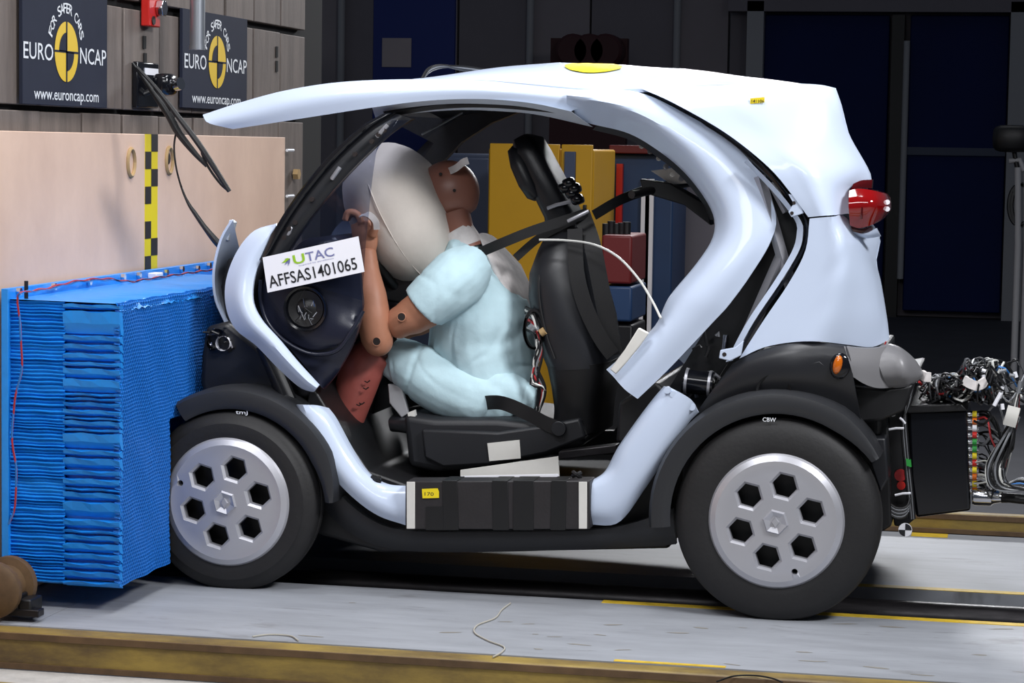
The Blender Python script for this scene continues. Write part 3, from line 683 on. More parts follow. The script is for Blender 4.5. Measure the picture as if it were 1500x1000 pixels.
rs = random.Random(21)
for k in range(14):
    c = at(rs.uniform(304, 340), rs.uniform(484, 515), rs.uniform(.165, .19)); d = np.array([rs.uniform(-1, 1), rs.uniform(-.3, .3), rs.uniform(-1, 1)])*.016
    tube('lamp_shard', [c-d, c+d*.3, c+d], .003, ('chrome', 'black', 'clear')[k % 3], car, ns=4)
# ---- white panels of the near side, mirrored to the far side
# nose frame
part('nose_frame', patchg([([(405, 327), (372, 338), (347, 368), (331, 410), (331, 450), (345, 482), (375, 506), (408, 540), (440, 568), (459, 574)], [.16, .09, .08]),
                           ([(403, 333), (384, 352), (364, 382), (353, 415), (354, 446), (366, 472), (392, 498), (420, 528), (447, 556), (463, 569)], [.13, .055, .05]),
                           ([(401, 340), (393, 360), (378, 390), (371, 415), (371, 444), (384, 470), (409, 498), (434, 528), (454, 550), (467, 564)], [.14, .07, .07])], 40, 8, 0, .01), 'paint', 45, True)
# front sill piece
part('front_sill', patchg([([(434, 593), (447, 632), (475, 682), (512, 724), (552, 754), (594, 769)], .07),
                           ([(443, 593), (462, 632), (490, 678), (524, 716), (560, 742), (594, 752)], .05),
                           ([(463, 594), (480, 612), (508, 660), (535, 695), (562, 712), (594, 715)], .075),
                           ([(480, 598), (492, 614), (517, 660), (541, 694), (566, 709), (594, 713)], .12)], 30, 9, 0, .012), 'paint', 45, True)
# rear sill piece with a jagged broken top
jag = [(972, 566), (981, 571), (985, 566), (992, 574), (998, 570), (1004, 580), (1010, 577), (1015, 590), (1023, 603)]
part('rear_sill', patchg([([(862, 706), (886, 690), (905, 655), (935, 612), (958, 582), (972, 566)], .10),
                          ([(862, 714), (896, 694), (915, 660), (945, 618), (968, 589), (985, 570)], .06),
                          ([(862, 750), (898, 744), (935, 700), (968, 655), (995, 618), (1012, 586)], .05),
                          ([(862, 768), (906, 765), (945, 715), (980, 662), (1008, 620), (1023, 604)], .08)], 30, 9, 0, .012), 'paint', 45, True)
for k in range(5):
    c = at(978+9*k, 571+6.2*k, .06); V, Fs = discg(c-np.array([0, .006, 0]), (0, 1, 0), .010, .012, 10); mk('torn_tab', V, Fs, 'paint', car, smooth=40)
    c = at(990+9*k, 572+6*k, .06)
# door hoop
hin = [(830, 172), (868, 182), (920, 195), (962, 219), (1000, 250), (1030, 287), (1046, 320), (1043, 350), (1020, 386), (985, 428), (974, 446), (960, 476), (925, 510), (888, 541)]
hcr = [(830, 145), (878, 152), (934, 171), (985, 205), (1026, 246), (1056, 290), (1068, 324), (1063, 356), (1040, 392), (1008, 430), (992, 450), (975, 474), (938, 515), (898, 551)]
hmd = [(830, 138), (886, 146), (946, 165), (1005, 200), (1058, 242), (1090, 285), (1100, 325), (1094, 360), (1070, 398), (1036, 440), (1018, 460), (994, 485), (955, 528), (915, 570)]
hout = [(830, 132), (890, 130), (945, 138), (1003, 166), (1062, 201), (1106, 246), (1136, 312), (1129, 353), (1100, 402), (1068, 446), (1046, 470), (1018, 500), (975, 545), (934, 584)]
part('door_hoop', patchg([(hin, [.26, .22, .16, .15]), (hcr, [.19, .16, .09, .085]), (hmd, [.185, .15, .075, .07]), (hout, [.22, .18, .10, .085])], 64, 14, 0, .012), 'paint', 40, True)
# broken foam pad at the end of the hoop
prism('broken_pad', [(935, 480), (950, 488), (936, 508), (918, 530), (902, 548), (893, 541), (915, 512)], .055, .056, .075, 'papergrey', car, bevel=.003)
# roof blade sprung up at the front
bt = [(297, 168), (352, 150), (420, 132), (500, 120), (600, 116), (700, 117.5), (770, 124), (850, 131), (935, 130)]
bl = [(341, 189), (400, 180), (470, 169), (545, 157.5), (610, 149), (672, 145), (730, 146), (785, 152), (836, 163)]
bm_ = [(305, 180), (372, 166), (442, 150), (522, 138), (604, 132), (688, 130), (755, 134), (818, 141), (880, 146)]
part('roof_blade', patchg([(bt, [.15, .16, .22, .24]), (bm_, [.13, .14, .185, .21]), (bl, [.145, .15, .185, .215])], 56, 8, 0, .008), 'paint', 50)
part('blade_return', patchg([([(545, 157.5), (610, 149), (672, 145), (730, 146), (785, 152), (836, 163)], .19),
                             ([(550, 173), (612, 165), (674, 161), (732, 163), (787, 168), (868, 186)], .25)], 30, 3, 0, .006), 'paint_in', 40)
part('roof_rail', patchg([([(560, 160), (640, 142), (720, 138), (840, 140)], .23), ([(565, 172), (640, 160), (720, 158), (840, 168)], .22)], 30, 3, .01, .02), 'black', 40, True)
mb = patchg([([(600, 118), (700, 117.5), (770, 124), (850, 131), (935, 130)], .23), ([(545, 157.5), (672, 145), (730, 146), (785, 152), (836, 163)], .19)], 30, 5, .01, .008)
mk('roof_blade', mir(mb[0]), mb[1], 'paint', car, smooth=50)
# rear quarter, upper
sm = [(940, 131), (1000, 158), (1060, 193), (1112, 233), (1152, 276), (1172, 300), (1184, 319)]
part('rear_quarter_upper', patchg([([(940, 130), (1010, 126), (1080, 123), (1150, 122), (1200, 124), (1224, 129)], [.20, .20, .27]),
                                   ([(985, 150), (1040, 148), (1100, 147), (1160, 147), (1210, 149), (1233, 155)], [.165, .165, .25]),
                                   ([(1062, 194), (1100, 194), (1140, 194), (1180, 194), (1222, 195), (1244, 197)], [.135, .135, .24]),
                                   ([(1125, 244), (1152, 244), (1180, 244), (1210, 244), (1250, 246), (1277, 262)], [.10, .10, .26]),
                                   ([(1160, 285), (1178, 284), (1195, 282), (1214, 280), (1232, 278), (1246, 274)], [.095, .09, .19]),
                                   ([(1184, 318), (1194, 317), (1206, 316), (1220, 315), (1232, 314), (1245, 312)], [.095, .085, .16])], 26, 24, 0, .008), 'paint', 50, True, shift=-.06)
part('rear_quarter_lower', patchg([([(1186, 320), (1196, 319), (1208, 318), (1222, 317), (1236, 316), (1262, 340), (1289, 346)], [.095, .085, .30]),
                                   ([(1180, 366), (1196, 364), (1214, 362), (1234, 361), (1256, 364), (1272, 372), (1284, 382)], [.09, .075, .30]),
                                   ([(1157, 412), (1180, 408), (1206, 405), (1234, 405), (1262, 408), (1280, 412), (1291, 416)], [.09, .07, .27]),
                                   ([(1118, 470), (1150, 462), (1184, 457), (1220, 456), (1258, 458), (1284, 460), (1299, 464)], [.09, .065, .25]),
                                   ([(1083, 525), (1118, 509), (1160, 501), (1200, 500), (1244, 505), (1278, 508), (1303, 497)], [.09, .06, .24])], 26, 20, 0, .008), 'paint', 50, True, shift=-.06)
# black seam strip following the edge of the rear quarter
part('seam_strip', patchg([([(940, 134), (1000, 162), (1060, 197), (1110, 236), (1150, 280), (1180, 322), (1183, 340), (1176, 368), (1150, 412), (1112, 470), (1080, 524)], [.22, .11, .10]),
                           ([(938, 136.5), (998, 164.5), (1058, 199.5), (1107, 239), (1147, 282.5), (1177, 323), (1179.5, 340), (1172, 368), (1146, 412), (1107, 470), (1076, 526)], [.22, .115, .105])], 50, 2, 0, .03), 'blackgloss', 40, True)
part('inner_edge', patchg([([(1095, 234), (1140, 280), (1172, 322), (1176, 342), (1170, 368), (1144, 412), (1105, 470), (1073, 528)], .10),
                           ([(1090, 237), (1134, 283), (1164, 322), (1167, 342), (1160, 368), (1134, 412), (1095, 470), (1063, 530)], .115)], 50, 2, 0, .01), 'paint', 40)
prism('hinge_tab', [(1155, 284), (1168, 286), (1178, 312), (1160, 318), (1155, 310), (1163, 298)], .11, .098, .11, 'paint', car, bevel=.002)
for x, y in ((1163, 297), (1160, 312)):
    V, Fs = discg(at(x, y, .096), (0, 1, 0), .005, .006, 10); mk('tab_hole', V, Fs, 'hole', car)
prism('hinge_tab', [(1056, 512), (1078, 508), (1090, 498), (1086, 520), (1070, 528), (1054, 524)], .085, .07, .085, 'paint', car, bevel=.002)
V, Fs = discg(at(1061, 519, .069), (0, 1, 0), .006, .006, 10); mk('tab_hole', V, Fs, 'hole', car)
# yellow stickers
def sticker(name, poly, Y, m, parent=None, t=.0015, **k): V, Fs = prismg(poly, Y, Y-t, Y); return mk(name, V, Fs, m, parent or car, **k)
sticker('yellow_sticker', [(1099, 144), (1120, 142), (1120, 150), (1099, 152)], .160, 'tapeyellow')
o = at(1101, 150.3, .157); V, Fs = textg('141106', o, (1, 0, 0), (0, 0, 1), .009, .034, 0, .004); mk('sticker_print', V, Fs, 'ink', car)
# ---- roof skin, tail and rear panel (across the car)
def X_(x, y, Y): return at(x, y, Y)
crest = cr([(600, 117, .25), (700, 117, .25), (790, 124, .24), (870, 130, .24), (940, 130, .21), (1010, 126, .20), (1080, 123, .20), (1150, 122, .23), (1224, 129, .27)], 30)
top = np.interp(np.linspace(0, 1, 31), [0, .15, .3, .45, .6, .75, .88, 1], [.012, .045, .075, .082, .066, .034, .012, .0])
G = []
for i, (x, y, Y) in enumerate(crest):
    p = at(x, y, Y); row = []
    for t in np.linspace(0, 1, 25):
        yy = Y+(2*CY-2*Y)*t; s = 1-(2*t-1)**2
        row.append((p[0]-(.06*t*max(0, (i-20)/10)), yy, p[2]+top[i]*(s**.7)))
    G.append(row)
part('roof_skin', shellg(np.array(G), .01, (0, 0, -1)), 'paint', 50)
RG = np.array(G)
tailp = [(1224, 129, .27), (1233, 155, .25), (1244, 197, .24), (1258, 232, .25), (1277, 262, .26), (1262, 300, .24), (1289, 346, .30), (1284, 382, .30), (1291, 416, .27), (1299, 464, .25), (1303, 497, .24)]
G = []
for x, y, Y in cr(np.array(tailp)*[1, 1, 500], 30)/[1, 1, 500]:
    p = at(x, y, Y); G.append([(p[0]-.06*t, Y+(2*CY-2*Y)*t, p[2]) for t in np.linspace(0, 1, 15)])
part('tail_panel', shellg(np.array(G), .01, (-1, 0, 0)), 'paint', 50)
# roof emblem (yellow disc lying on the roof) and cables over the roof
def roofz(x, y):
    i = int(np.argmin(np.abs(RG[:, 12, 0]-x))); return float(np.interp(y, RG[i, :, 1], RG[i, :, 2]))
xc = at(882, 98, .55)[0]; V = []
for rr in (.0001, .03, .06, .085):
    for j in range(32): V.append((xc+rr*math.cos(j*math.pi/16), .41+rr*math.sin(j*math.pi/16), roofz(xc+rr*math.cos(j*math.pi/16), .41+rr*math.sin(j*math.pi/16))+.004))
mk('roof_target_sticker', V, [(q*32+j, q*32+(j+1) % 32, (q+1)*32+(j+1) % 32, (q+1)*32+j) for q in range(3) for j in range(32)], 'tapeyellow', car, smooth=60)
for k in range(3):
    tube('roof_cable', px3([(618, 118-k, .3), (628, 105-k*2, .36), (648, 98-k, .45), (680, 98+k*2, .55), (712, 103+k, .62)]), .005, 'cable' if k != 1 else 'cablegrey', car, ns=6, n=20)
# headliner
G = []
for x, y in cr([(560, 172), (640, 160), (740, 158), (840, 168), (930, 195), (1000, 245)], 20):
    p = at(x, y, .23); G.append([(p[0], yy, p[2]+.03*(1-((yy-.6)/.4)**2)) for yy in np.linspace(.25, .95, 11)])
part('headliner', shellg(np.array(G), .02, (0, 0, 1)), 'black', 50)
# ---- A pillar: black rail with punched holes
pil = part('windscreen_pillar', patchg([([(578, 166), (540, 190), (490, 236), (445, 290), (412, 340), (388, 385)], [.20, .15, .12]),
                                  ([(604, 174), (566, 200), (516, 248), (470, 300), (432, 352), (404, 400)], [.21, .16, .13])], 36, 4, .01, .03), 'satin', 40, True)
part('pillar_seal', patchg([([(562, 166), (528, 186), (480, 230), (434, 286), (402, 336), (380, 380)], [.18, .14, .11]),
                            ([(580, 165), (541, 189), (491, 235), (446, 289), (413, 339), (389, 384)], [.19, .14, .11])], 36, 4, .008, .03), 'blackgloss', 40)
for x, y in ((548, 193), (556, 187), (538, 203), (513, 222), (480, 257), (450, 288), (426, 322), (417, 331), (410, 344), (402, 358)):
    V, Fs = discg(at(x+6, y+4, .125 if y > 260 else .142), (0, 1, 0), .007, .012, 10); mk('pillar_hole', V, Fs, 'hole', car)
for x0, y0, x1, y1 in ((544, 200, 560, 183), (478, 262, 490, 245), (412, 348, 420, 333), (402, 366, 410, 352)):
    tube('pillar_clip', px3([(x0+8, y0, .135 if y0 > 240 else .15), ((x0+x1)/2+8, (y0+y1)/2, .13 if y0 > 240 else .145), (x1+8, y1, .135 if y0 > 240 else .15)]), .006, 'alu', car, ns=6)
# windscreen and side quarter glass
G = []
for x, y in cr([(580, 168), (530, 200), (480, 248), (435, 305), (400, 360), (388, 392)], 20):
    p = at(x, y, .17); G.append([(p[0]-.05*(1-((yy-.6)/.42)**2), yy, p[2]) for yy in np.linspace(.18, 1.02, 13)])
part('windscreen', shellg(np.array(G), .005, (1, 0, 0)), 'window', 60)
part('side_window', patchg([([(598, 176), (566, 202), (516, 250), (470, 302), (432, 354), (404, 402)], [.20, .15, .125]),
                            ([(560, 176), (552, 215), (545, 262), (540, 310), (535, 362), (530, 440)], [.21, .16, .14])], 30, 6, .02, .004), 'window', 60, True)
# far pillar / header block
part('header_trim', prismg([(566, 172), (640, 158), (770, 162), (724, 180), (680, 208), (640, 250), (622, 272), (604, 262), (640, 210)], 1.0, .96, 1.0), 'black', None)
tube('header_rod', px3([(618, 197, .35), (650, 180, .4), (677, 165, .45)]), .003, 'cablegrey', car, ns=6)
# ---- dashboard side panel with the loudspeaker opening
part('dash_panel', patchg([([(392, 392), (384, 430), (392, 466), (418, 494), (455, 512), (490, 508)], .15),
                           ([(420, 385), (425, 425), (430, 460), (445, 480), (470, 492), (503, 498)], .14),
                           ([(470, 372), (478, 410), (485, 445), (495, 465), (510, 474), (522, 478)], .145),
                           ([(522, 352), (526, 390), (529, 425), (531, 445), (529, 458), (526, 470)], .18)], 24, 12, 0, .02), 'dash', 50)
tube('panel_bead', px3([(382, 410, .135), (382, 440, .135), (392, 472, .135), (418, 500, .135), (455, 518, .135), (492, 514, .135), (512, 490, .135), (532, 455, .15)]), .006, 'dash', car, ns=8, n=40)
part('knee_panel', patchg([([(392, 470), (420, 505), (450, 540), (470, 566)], .17), ([(530, 462), (518, 500), (494, 545), (474, 570)], .2)], 12, 6, .01, .02), 'dash', 50)
prism('dashboard', [(400, 392), (440, 350), (490, 345), (506, 370), (510, 430), (500, 500), (460, 520), (416, 490)], .2, .21, .99, 'dash', car, bevel=.02)
sc_ = at(447, 452, .128); spk = mk('speaker_opening', *lathe([(.066, .004), (.064, -.004), (.058, -.002), (.056, .008), (.0, .014)], sc_, 32), 'blackgloss', car, smooth=40)
mk('speaker_cone', *lathe([(.052, .004), (.03, .010), (.022, .004), (.0, -.002)], (sc_[0], sc_[1], sc_[2]), 28), 'black', spk, smooth=30)
for k in range(12):
    a = rs.uniform(0, 6.28); r = rs.uniform(.01, .045); c = np.array(sc_)+np.array([r*math.cos(a), -.006, r*math.sin(a)])
    tube('speaker_wire', [c, c+np.array([rs.uniform(-.01, .01), -.003, rs.uniform(-.02, .02)]), c+np.array([rs.uniform(-.02, .02), 0, rs.uniform(-.03, .03)])], .0016, ('cablegrey', 'chrome', 'black')[k % 3], spk, ns=4)
# ---- paper plate with the test number
Yp = .095
pl = empty('test_plate', at(455, 428, Yp), 'white test number plate fixed on the dark side window', 'plate')
V, Fs = prismg([(384.5, 377), (524.5, 346), (533.5, 398), (392, 428.5)], Yp, Yp, Yp+.004); mk('board', V, Fs, 'paper', pl)
A0 = at(392, 428.5, Yp); U = at(533.5, 398, Yp)-A0; Lw = np.linalg.norm(U); U /= Lw; W = at(384.5, 377, Yp)-A0; Lh = np.linalg.norm(W); W = W-U*(W@U); W /= np.linalg.norm(W)
V, Fs = textg('AFFSAS1401065', A0+U*Lw*.035+W*Lh*.12, U, W, Lh*.33, Lw*.91, .0012, .008); mk('test_number', V, Fs, 'ink', pl)
V, Fs = textg('U', A0+U*Lw*.325+W*Lh*.62, U, W, Lh*.25, Lw*.12, .0012, .02); mk('logo_letter', V, Fs, 'inkgreen', pl)
V, Fs = textg('TAC', A0+U*Lw*.455+W*Lh*.62, U, W, Lh*.25, Lw*.29, .0012, .008); mk('logo_lettering', V, Fs, 'inkgrey', pl)
nn = np.cross(U, W)
for k, (a, L) in enumerate(((35, .15), (15, .17), (58, .13), (-8, .10))):
    o = A0+U*Lw*(.30)+W*Lh*(.80)+nn*.0012; d = -(U*math.cos(math.radians(a))+W*math.sin(math.radians(a)))*Lw*L*.6; e = np.cross(nn, d)*.12
    mk('logo_ray', [o, o+d*.5+e, o+d, o+d*.5-e], [(0, 1, 2, 3)], ('inkgrey', 'inkgreen')[k % 2], pl)
V, Fs = textg('inspired by excellence', A0+U*Lw*.37+W*Lh*.54, U, W, Lh*.035, Lw*.36, .0012); mk('logo_tagline', V, Fs, 'inkgrey', pl)
# ---- rear inner structure
prism('rear_inner_panel', [(1040, 205), (1100, 238), (1150, 285), (1178, 322), (1178, 350), (1160, 390), (1100, 480), (1060, 540), (1000, 640), (960, 600), (1010, 520), (1060, 440), (1100, 380), (1112, 320), (1095, 270)], .2, .2, .24, 'black', car)
prism('rear_inner_panel', [(1040, 205), (1100, 238), (1150, 285), (1178, 322), (1178, 350), (1160, 390), (1100, 480), (1060, 540), (1000, 640), (960, 600), (1010, 520), (1060, 440), (1100, 380), (1112, 320), (1095, 270)], .2, .96, 1.0, 'black', car)
prism('rear_shelf', [(905, 590), (960, 560), (1000, 600), (1080, 540), (1290, 520), (1290, 640), (1000, 660), (900, 650)], .2, .22, .98, 'black', car, bevel=.01)
for a, b, wd_ in (((1112, 258), (1162, 432), .017), ((1146, 375), (1083, 520), .020), ((1130, 268), (1152, 310), .012)):
    tube('rear_strut', [at(*a, .16), (at(*a, .16)+at(*b, .15))/2, at(*b, .15)], wd_, 'alu', car, ns=4, smooth=20)
tube('rear_strut', [at(1063, 490, .17), at(1061, 505, .17), at(1059, 520, .17)], .008, 'chrome', car, ns=8)
V, Fs = tubeg(px3([(1002, 557, .15), (1006, 558, .15), (1040, 562, .15), (1045, 562.5, .15)]), .034, 20); mk('motor_housing', V, Fs, 'blackgloss', car, smooth=40)
for x in (1006, 1040): V, Fs = tubeg(px3([(x-2, 557.5+(x-1006)*.12, .15), (x+2, 558+(x-1006)*.12, .15)]), .037, 20); mk('clamp_ring', V, Fs, 'alu', car, smooth=40)
for k in range(10):
    c = at(rs.uniform(1010, 1075), rs.uniform(490, 600), rs.uniform(.16, .2)); d = np.array([rs.uniform(-.03, .03), 0, rs.uniform(-.03, .03)])
    tube('rear_bracket', [c-d, c+d*.2+np.array([.005, 0, .01]), c+d], rs.uniform(.003, .007), ('black', 'alu', 'cablegrey')[k % 3], car, ns=6)
# far hoop trims and rear cross bars seen through the cabin
tube('cross_bar', px3([(925, 285, .35), (990, 272, .6), (1040, 262, .9)]), .012, 'black', car, ns=8)
prism('rear_window_frame', [(940, 262), (985, 268), (1040, 300), (1044, 330), (1005, 300), (945, 282)], .5, .46, .54, 'black', car, bevel=.004)
prism('rear_tray', [(955, 250), (985, 246), (1010, 268), (985, 270)], .5, .48, .52, 'papergrey', car)
for k, (x, y) in enumerate(((952, 222), (965, 232), (975, 245), (985, 256), (998, 262), (940, 214))):
    c = at(x, y, .34); V, Fs = discg(c, (.2, -1, .2), .008, .012, 8); mk('trim_clip', V, Fs, ('alu', 'papergrey')[k % 2], car, smooth=40)
part('hoop_lining', patchg([([(868, 190), (920, 204), (960, 228), (997, 258), (1028, 296), (1040, 322)], [.30, .24]), ([(880, 178), (935, 192), (975, 216), (1012, 248), (1040, 288), (1050, 322)], [.28, .2])], 30, 3, 0, .02), 'black', 40, True)
# ---- rear lamp
V, Fs = patchg([([(1244, 279), (1258, 276), (1280, 279), (1296, 284), (1302, 290)], [.13, .14, .24]), ([(1243, 300), (1258, 298), (1280, 299), (1296, 302), (1303, 306)], [.115, .12, .22]),
                ([(1245, 330), (1258, 334), (1275, 330), (1290, 323), (1298, 316)], [.13, .14, .24])], 14, 10, .012, .09)
tl = mk('tail_lamp', V, Fs, 'lamp_red', car, smooth=40, label='red tail lamp hanging off the rear corner')
for k in range(7):
    x = 1262+4*k; tube('reflector_rib', px3([(x, 290, .115+.009*k), (x+1, 305, .108+.009*k), (x, 320-k*.8, .115+.009*k)]), .003, 'lamp_dark', tl, ns=6)
V, Fs = patchg([([(1250, 269), (1262, 264), (1278, 263)], [.16, .2]), ([(1246, 278), (1262, 275), (1277, 276)], [.145, .2])], 8, 3, .004, .05); mk('upper_lens', V, Fs, 'lamp_dark', tl, smooth=40)
V, Fs = patchg([([(1246, 331), (1262, 335), (1276, 331)], [.14, .18]), ([(1250, 339), (1264, 342), (1278, 338)], [.15, .19])], 8, 3, .004, .05); mk('lower_lens', V, Fs, 'lamp_dark', tl, smooth=40)
for y in (296, 306): V, Fs = discg(at(1300, y, .18), (0, -1, 0), .007, .008, 10); mk('lamp_screw', V, Fs, 'paper', tl, smooth=40)
part('lamp_bracket', patchg([([(1246, 338), (1266, 342), (1284, 334)], .17), ([(1256, 346), (1270, 349), (1290, 346)], .19)], 10, 3, .006, .02), 'paint', 40)
# ---- rear bumper: dark shoulder, grey corner with amber lamp
part('rear_bumper', patchg([([(1072, 533), (1100, 518), (1150, 504), (1196, 501), (1240, 507)], [.10, .07, .07]),
                            ([(1052, 560), (1090, 536), (1150, 520), (1200, 518), (1246, 526)], [.09, .045, .05]),
                            ([(1030, 590), (1080, 565), (1150, 552), (1205, 555), (1252, 566)], [.10, .04, .06]),
                            ([(1000, 635), (1070, 598), (1150, 584), (1212, 596), (1262, 622)], [.13, .07, .10])], 24, 14, 0, .02), 'satin', 50, True, shift=-.06)
part('rear_corner', patchg([([(1236, 507), (1252, 509), (1275, 510), (1300, 507)], [.065, .10, .16]),
                            ([(1244, 530), (1260, 532), (1280, 534), (1302, 532)], [.045, .085, .15]),
                            ([(1250, 552), (1266, 562), (1284, 568), (1306, 568)], [.055, .09, .16])], 16, 8, 0, .03), 'greyplastic', 50, True, shift=-.10)
part('rear_dome', patchg([([(1288, 508), (1302, 505), (1320, 512), (1338, 527), (1350, 544)], [.16, .17, .24]),
                          ([(1286, 526), (1304, 522), (1324, 526), (1340, 536), (1351, 547)], [.13, .13, .22]),
                          ([(1292, 548), (1308, 548), (1326, 548), (1340, 550), (1351, 550)], [.12, .12, .21]),
                          ([(1300, 566), (1312, 568), (1328, 566), (1342, 560), (1350, 554)], [.15, .16, .23])], 16, 12, 0, .05), 'greyplastic', 60)
prism('rear_undershield', [(1230, 560), (1300, 566), (1340, 560), (1325, 600), (1290, 615), (1262, 618)], .2, .16, 1.04, 'black', car, bevel=.01)
V, Fs = ellip(at(1230, 536, .050), ((.028, 0, -.006), (0, .012, 0), (.006, 0, .036)), 16, 8); rec = mk('lamp_recess', V, Fs, 'blackgloss', car, smooth=50)
V, Fs = ellip(at(1227, 534, .040), ((.013, 0, 0), (0, .012, 0), (.004, 0, .026)), 14, 8); mk('amber_lamp', V, Fs, 'amber', car, smooth=40)
tube('bumper_crease', px3([(1180, 526, .052), (1190, 532, .047), (1200, 530, .048), (1208, 536, .05)]), .004, 'satin', car, ns=6)
V, Fs = lathe([(.05, .02), (.048, -.004), (.042, .0), (.036, .03), (0, .035)], at(1133, 574, .05), 24); mk('shock_mount', V, Fs, 'black', car, smooth=40)
prism('rear_frame', [(1285, 590), (1300, 585), (1306, 770), (1290, 780), (1278, 700)], .25, .25, .95, 'black', car, bevel=.006)
prism('mud_guard', [(1262, 640), (1298, 640), (1302, 700), (1290, 720)], .18, .16, .3, 'satin', car, bevel=.006)
# ---- taped sill block
sb = empty('sill_block', at(729, 775, .03), None, None)
sb.parent = car; sb.location = tuple(OFF[sb]-OFF[car]); sb['label'] = 'black taped block strapped on the sill'
prism('foam_block', [(594, 705), (864, 704), (864, 775), (594, 775)], .03, .03, .12, 'tape_matt', sb, bevel=.003)
for x0, x1 in ((596, 608), (848, 860)): prism('end_strip', [(x0, 705.5), (x1, 705.5), (x1, 774), (x0, 774)], .03, .027, .031, 'papergrey', sb, bevel=.001)
for x0, x1 in ((648, 670), (721, 744), (752, 782), (808, 830)):
    d = rs.uniform(-3, 3); prism('tape_band', [(x0, 703.5), (x1, 703.5), (x1+d, 776), (x0+d, 776)], .03, .0275, .12, 'black', sb, bevel=.001)
prism('tape_band', [(624, 742), (656, 741), (656, 776), (624, 776)], .03, .028, .12, 'black', sb)
prism('yellow_tag', [(618, 716), (641, 715), (643, 720), (643, 729), (619, 729.5)], .027, .0265, .028, 'tapeyellow', sb)
o = at(622, 725.5, .0262); V, Fs = textg('170', o, (1, 0, 0), (0, 0, 1), .010, .026, 0, .003); mk('tag_print', V, Fs, 'ink', sb)
for x, y in ((551, 702), (845, 695)): 
    for k in range(2): tube('sill_clip', px3([(x-6, y-4+6*k, .09), (x, y, .08), (x+6, y+4-7*k, .09)]), .006, 'black', car, ns=6)
# ================================================================== SEAT (part of the car)
def slab(rows, m, name, hw, parent=car, rnd=.5, ns=20):
    """soft cushion lofted along rows of (x_front, y_front, x_back, y_back) pixels; hw: half widths in Y"""
    V = []; k = len(rows)
    for i, (xf, yf, xb, yb) in enumerate(rows):
        a = at(xf, yf, CY); b = at(xb, yb, CY); c = (a+b)/2; d = (b-a)/2
        for j in range(ns):
            t = 2*math.pi*j/ns; s = lambda v: math.copysign(abs(v)**rnd, v)
            V.append(c+d*s(math.cos(t))+np.array([0, hw[i], 0])*s(math.sin(t)))
    Fs = [(i*ns+j, i*ns+(j+1) % ns, (i+1)*ns+(j+1) % ns, (i+1)*ns+j) for i in range(k-1) for j in range(ns)]+[tuple(range(ns)), tuple((k-1)*ns+j for j in range(ns))]
    return mk(name, V, Fs, m, parent, smooth=60)
seat = empty('driver_seat', at(760, 690, CY)); seat.parent = car; seat.location = tuple(OFF[seat]-OFF[car])
slab([(766, 200, 776, 196), (757, 206, 790, 200), (759, 225, 803, 222), (776, 262, 822, 258), (790, 290, 836, 285), (803, 318, 846, 308), (806, 345, 858, 338)], 'satin', 'headrest', [.06, .10, .115, .12, .12, .11, .10], seat)
slab([(757, 212, 770, 208), (751, 222, 774, 216), (756, 245, 786, 240), (768, 272, 798, 268), (780, 290, 804, 286), (788, 294, 800, 290)], 'satin', 'headrest_pad', [.07, .11, .125, .13, .12, .09], seat)
slab([(808, 335, 856, 326), (795, 365, 866, 352), (784, 398, 876, 388), (783, 430, 886, 424), (790, 470, 896, 462), (802, 510, 902, 504), (812, 535, 905, 530)], 'satin', 'backrest', [.11, .16, .20, .21, .22, .22, .21], seat, .6)
slab([(812, 530, 905, 524), (818, 560, 900, 556), (822, 590, 893, 590), (820, 625, 890, 625)], 'black', 'lower_back', [.21, .2, .19, .19], seat, .5)
prism('seat_base', [(592, 606), (640, 612), (730, 612), (790, 618), (846, 622), (862, 650), (800, 668), (700, 686), (640, 690), (600, 682), (596, 640)], .36, .34, .86, 'trim', seat, bevel=.02, bseg=3)
slab([(592, 600, 596, 625), (620, 600, 620, 626), (700, 604, 700, 628), (780, 608, 780, 630), (815, 612, 815, 632)], 'satin', 'seat_cushion', [.2, .23, .24, .24, .22], seat, .5)
prism('seat_bolster', [(618, 628), (730, 632), (800, 622), (850, 612), (860, 640), (800, 664), (720, 680), (650, 684), (622, 670)], .33, .32, .36, 'trim', seat, bevel=.008)
prism('pale_label', [(714, 649), (761, 644), (763, 671), (717, 675)], .318, .316, .319, 'papergrey', seat)
prism('pale_board', [(675, 688), (818, 668), (820, 700), (675, 703)], .24, .235, .242, 'papergrey', seat)
prism('white_board', [(675, 697), (818, 694), (820, 703), (675, 704)], .20, .197, .203, 'paper', seat)
prism('seat_rail', [(820, 660), (905, 650), (905, 662), (820, 672)], .3, .28, .34, 'darksteel', seat, bevel=.003)
tube('backrest_seam', px3([(800, 372, .45), (790, 400, .41), (790, 440, .39), (800, 490, .385), (812, 525, .385)]), .0035, 'black', seat, ns=6, n=24)
# sensor cluster strapped behind the headrest
for k, (x, y) in enumerate(((828, 275), (838, 283), (846, 292), (834, 268), (842, 276))):
    V, Fs = ellip(at(x, y, .49), ((.018, 0, .006), (0, .03, 0), (-.006, 0, .015)), 10, 6, .6); mk('sensor', V, Fs, 'blackgloss', seat, smooth=50)
tube('strap', px3([(802, 305, .48), (815, 300, .475), (832, 296, .475), (848, 294, .48)]), .006, 'alu', seat, ns=6)
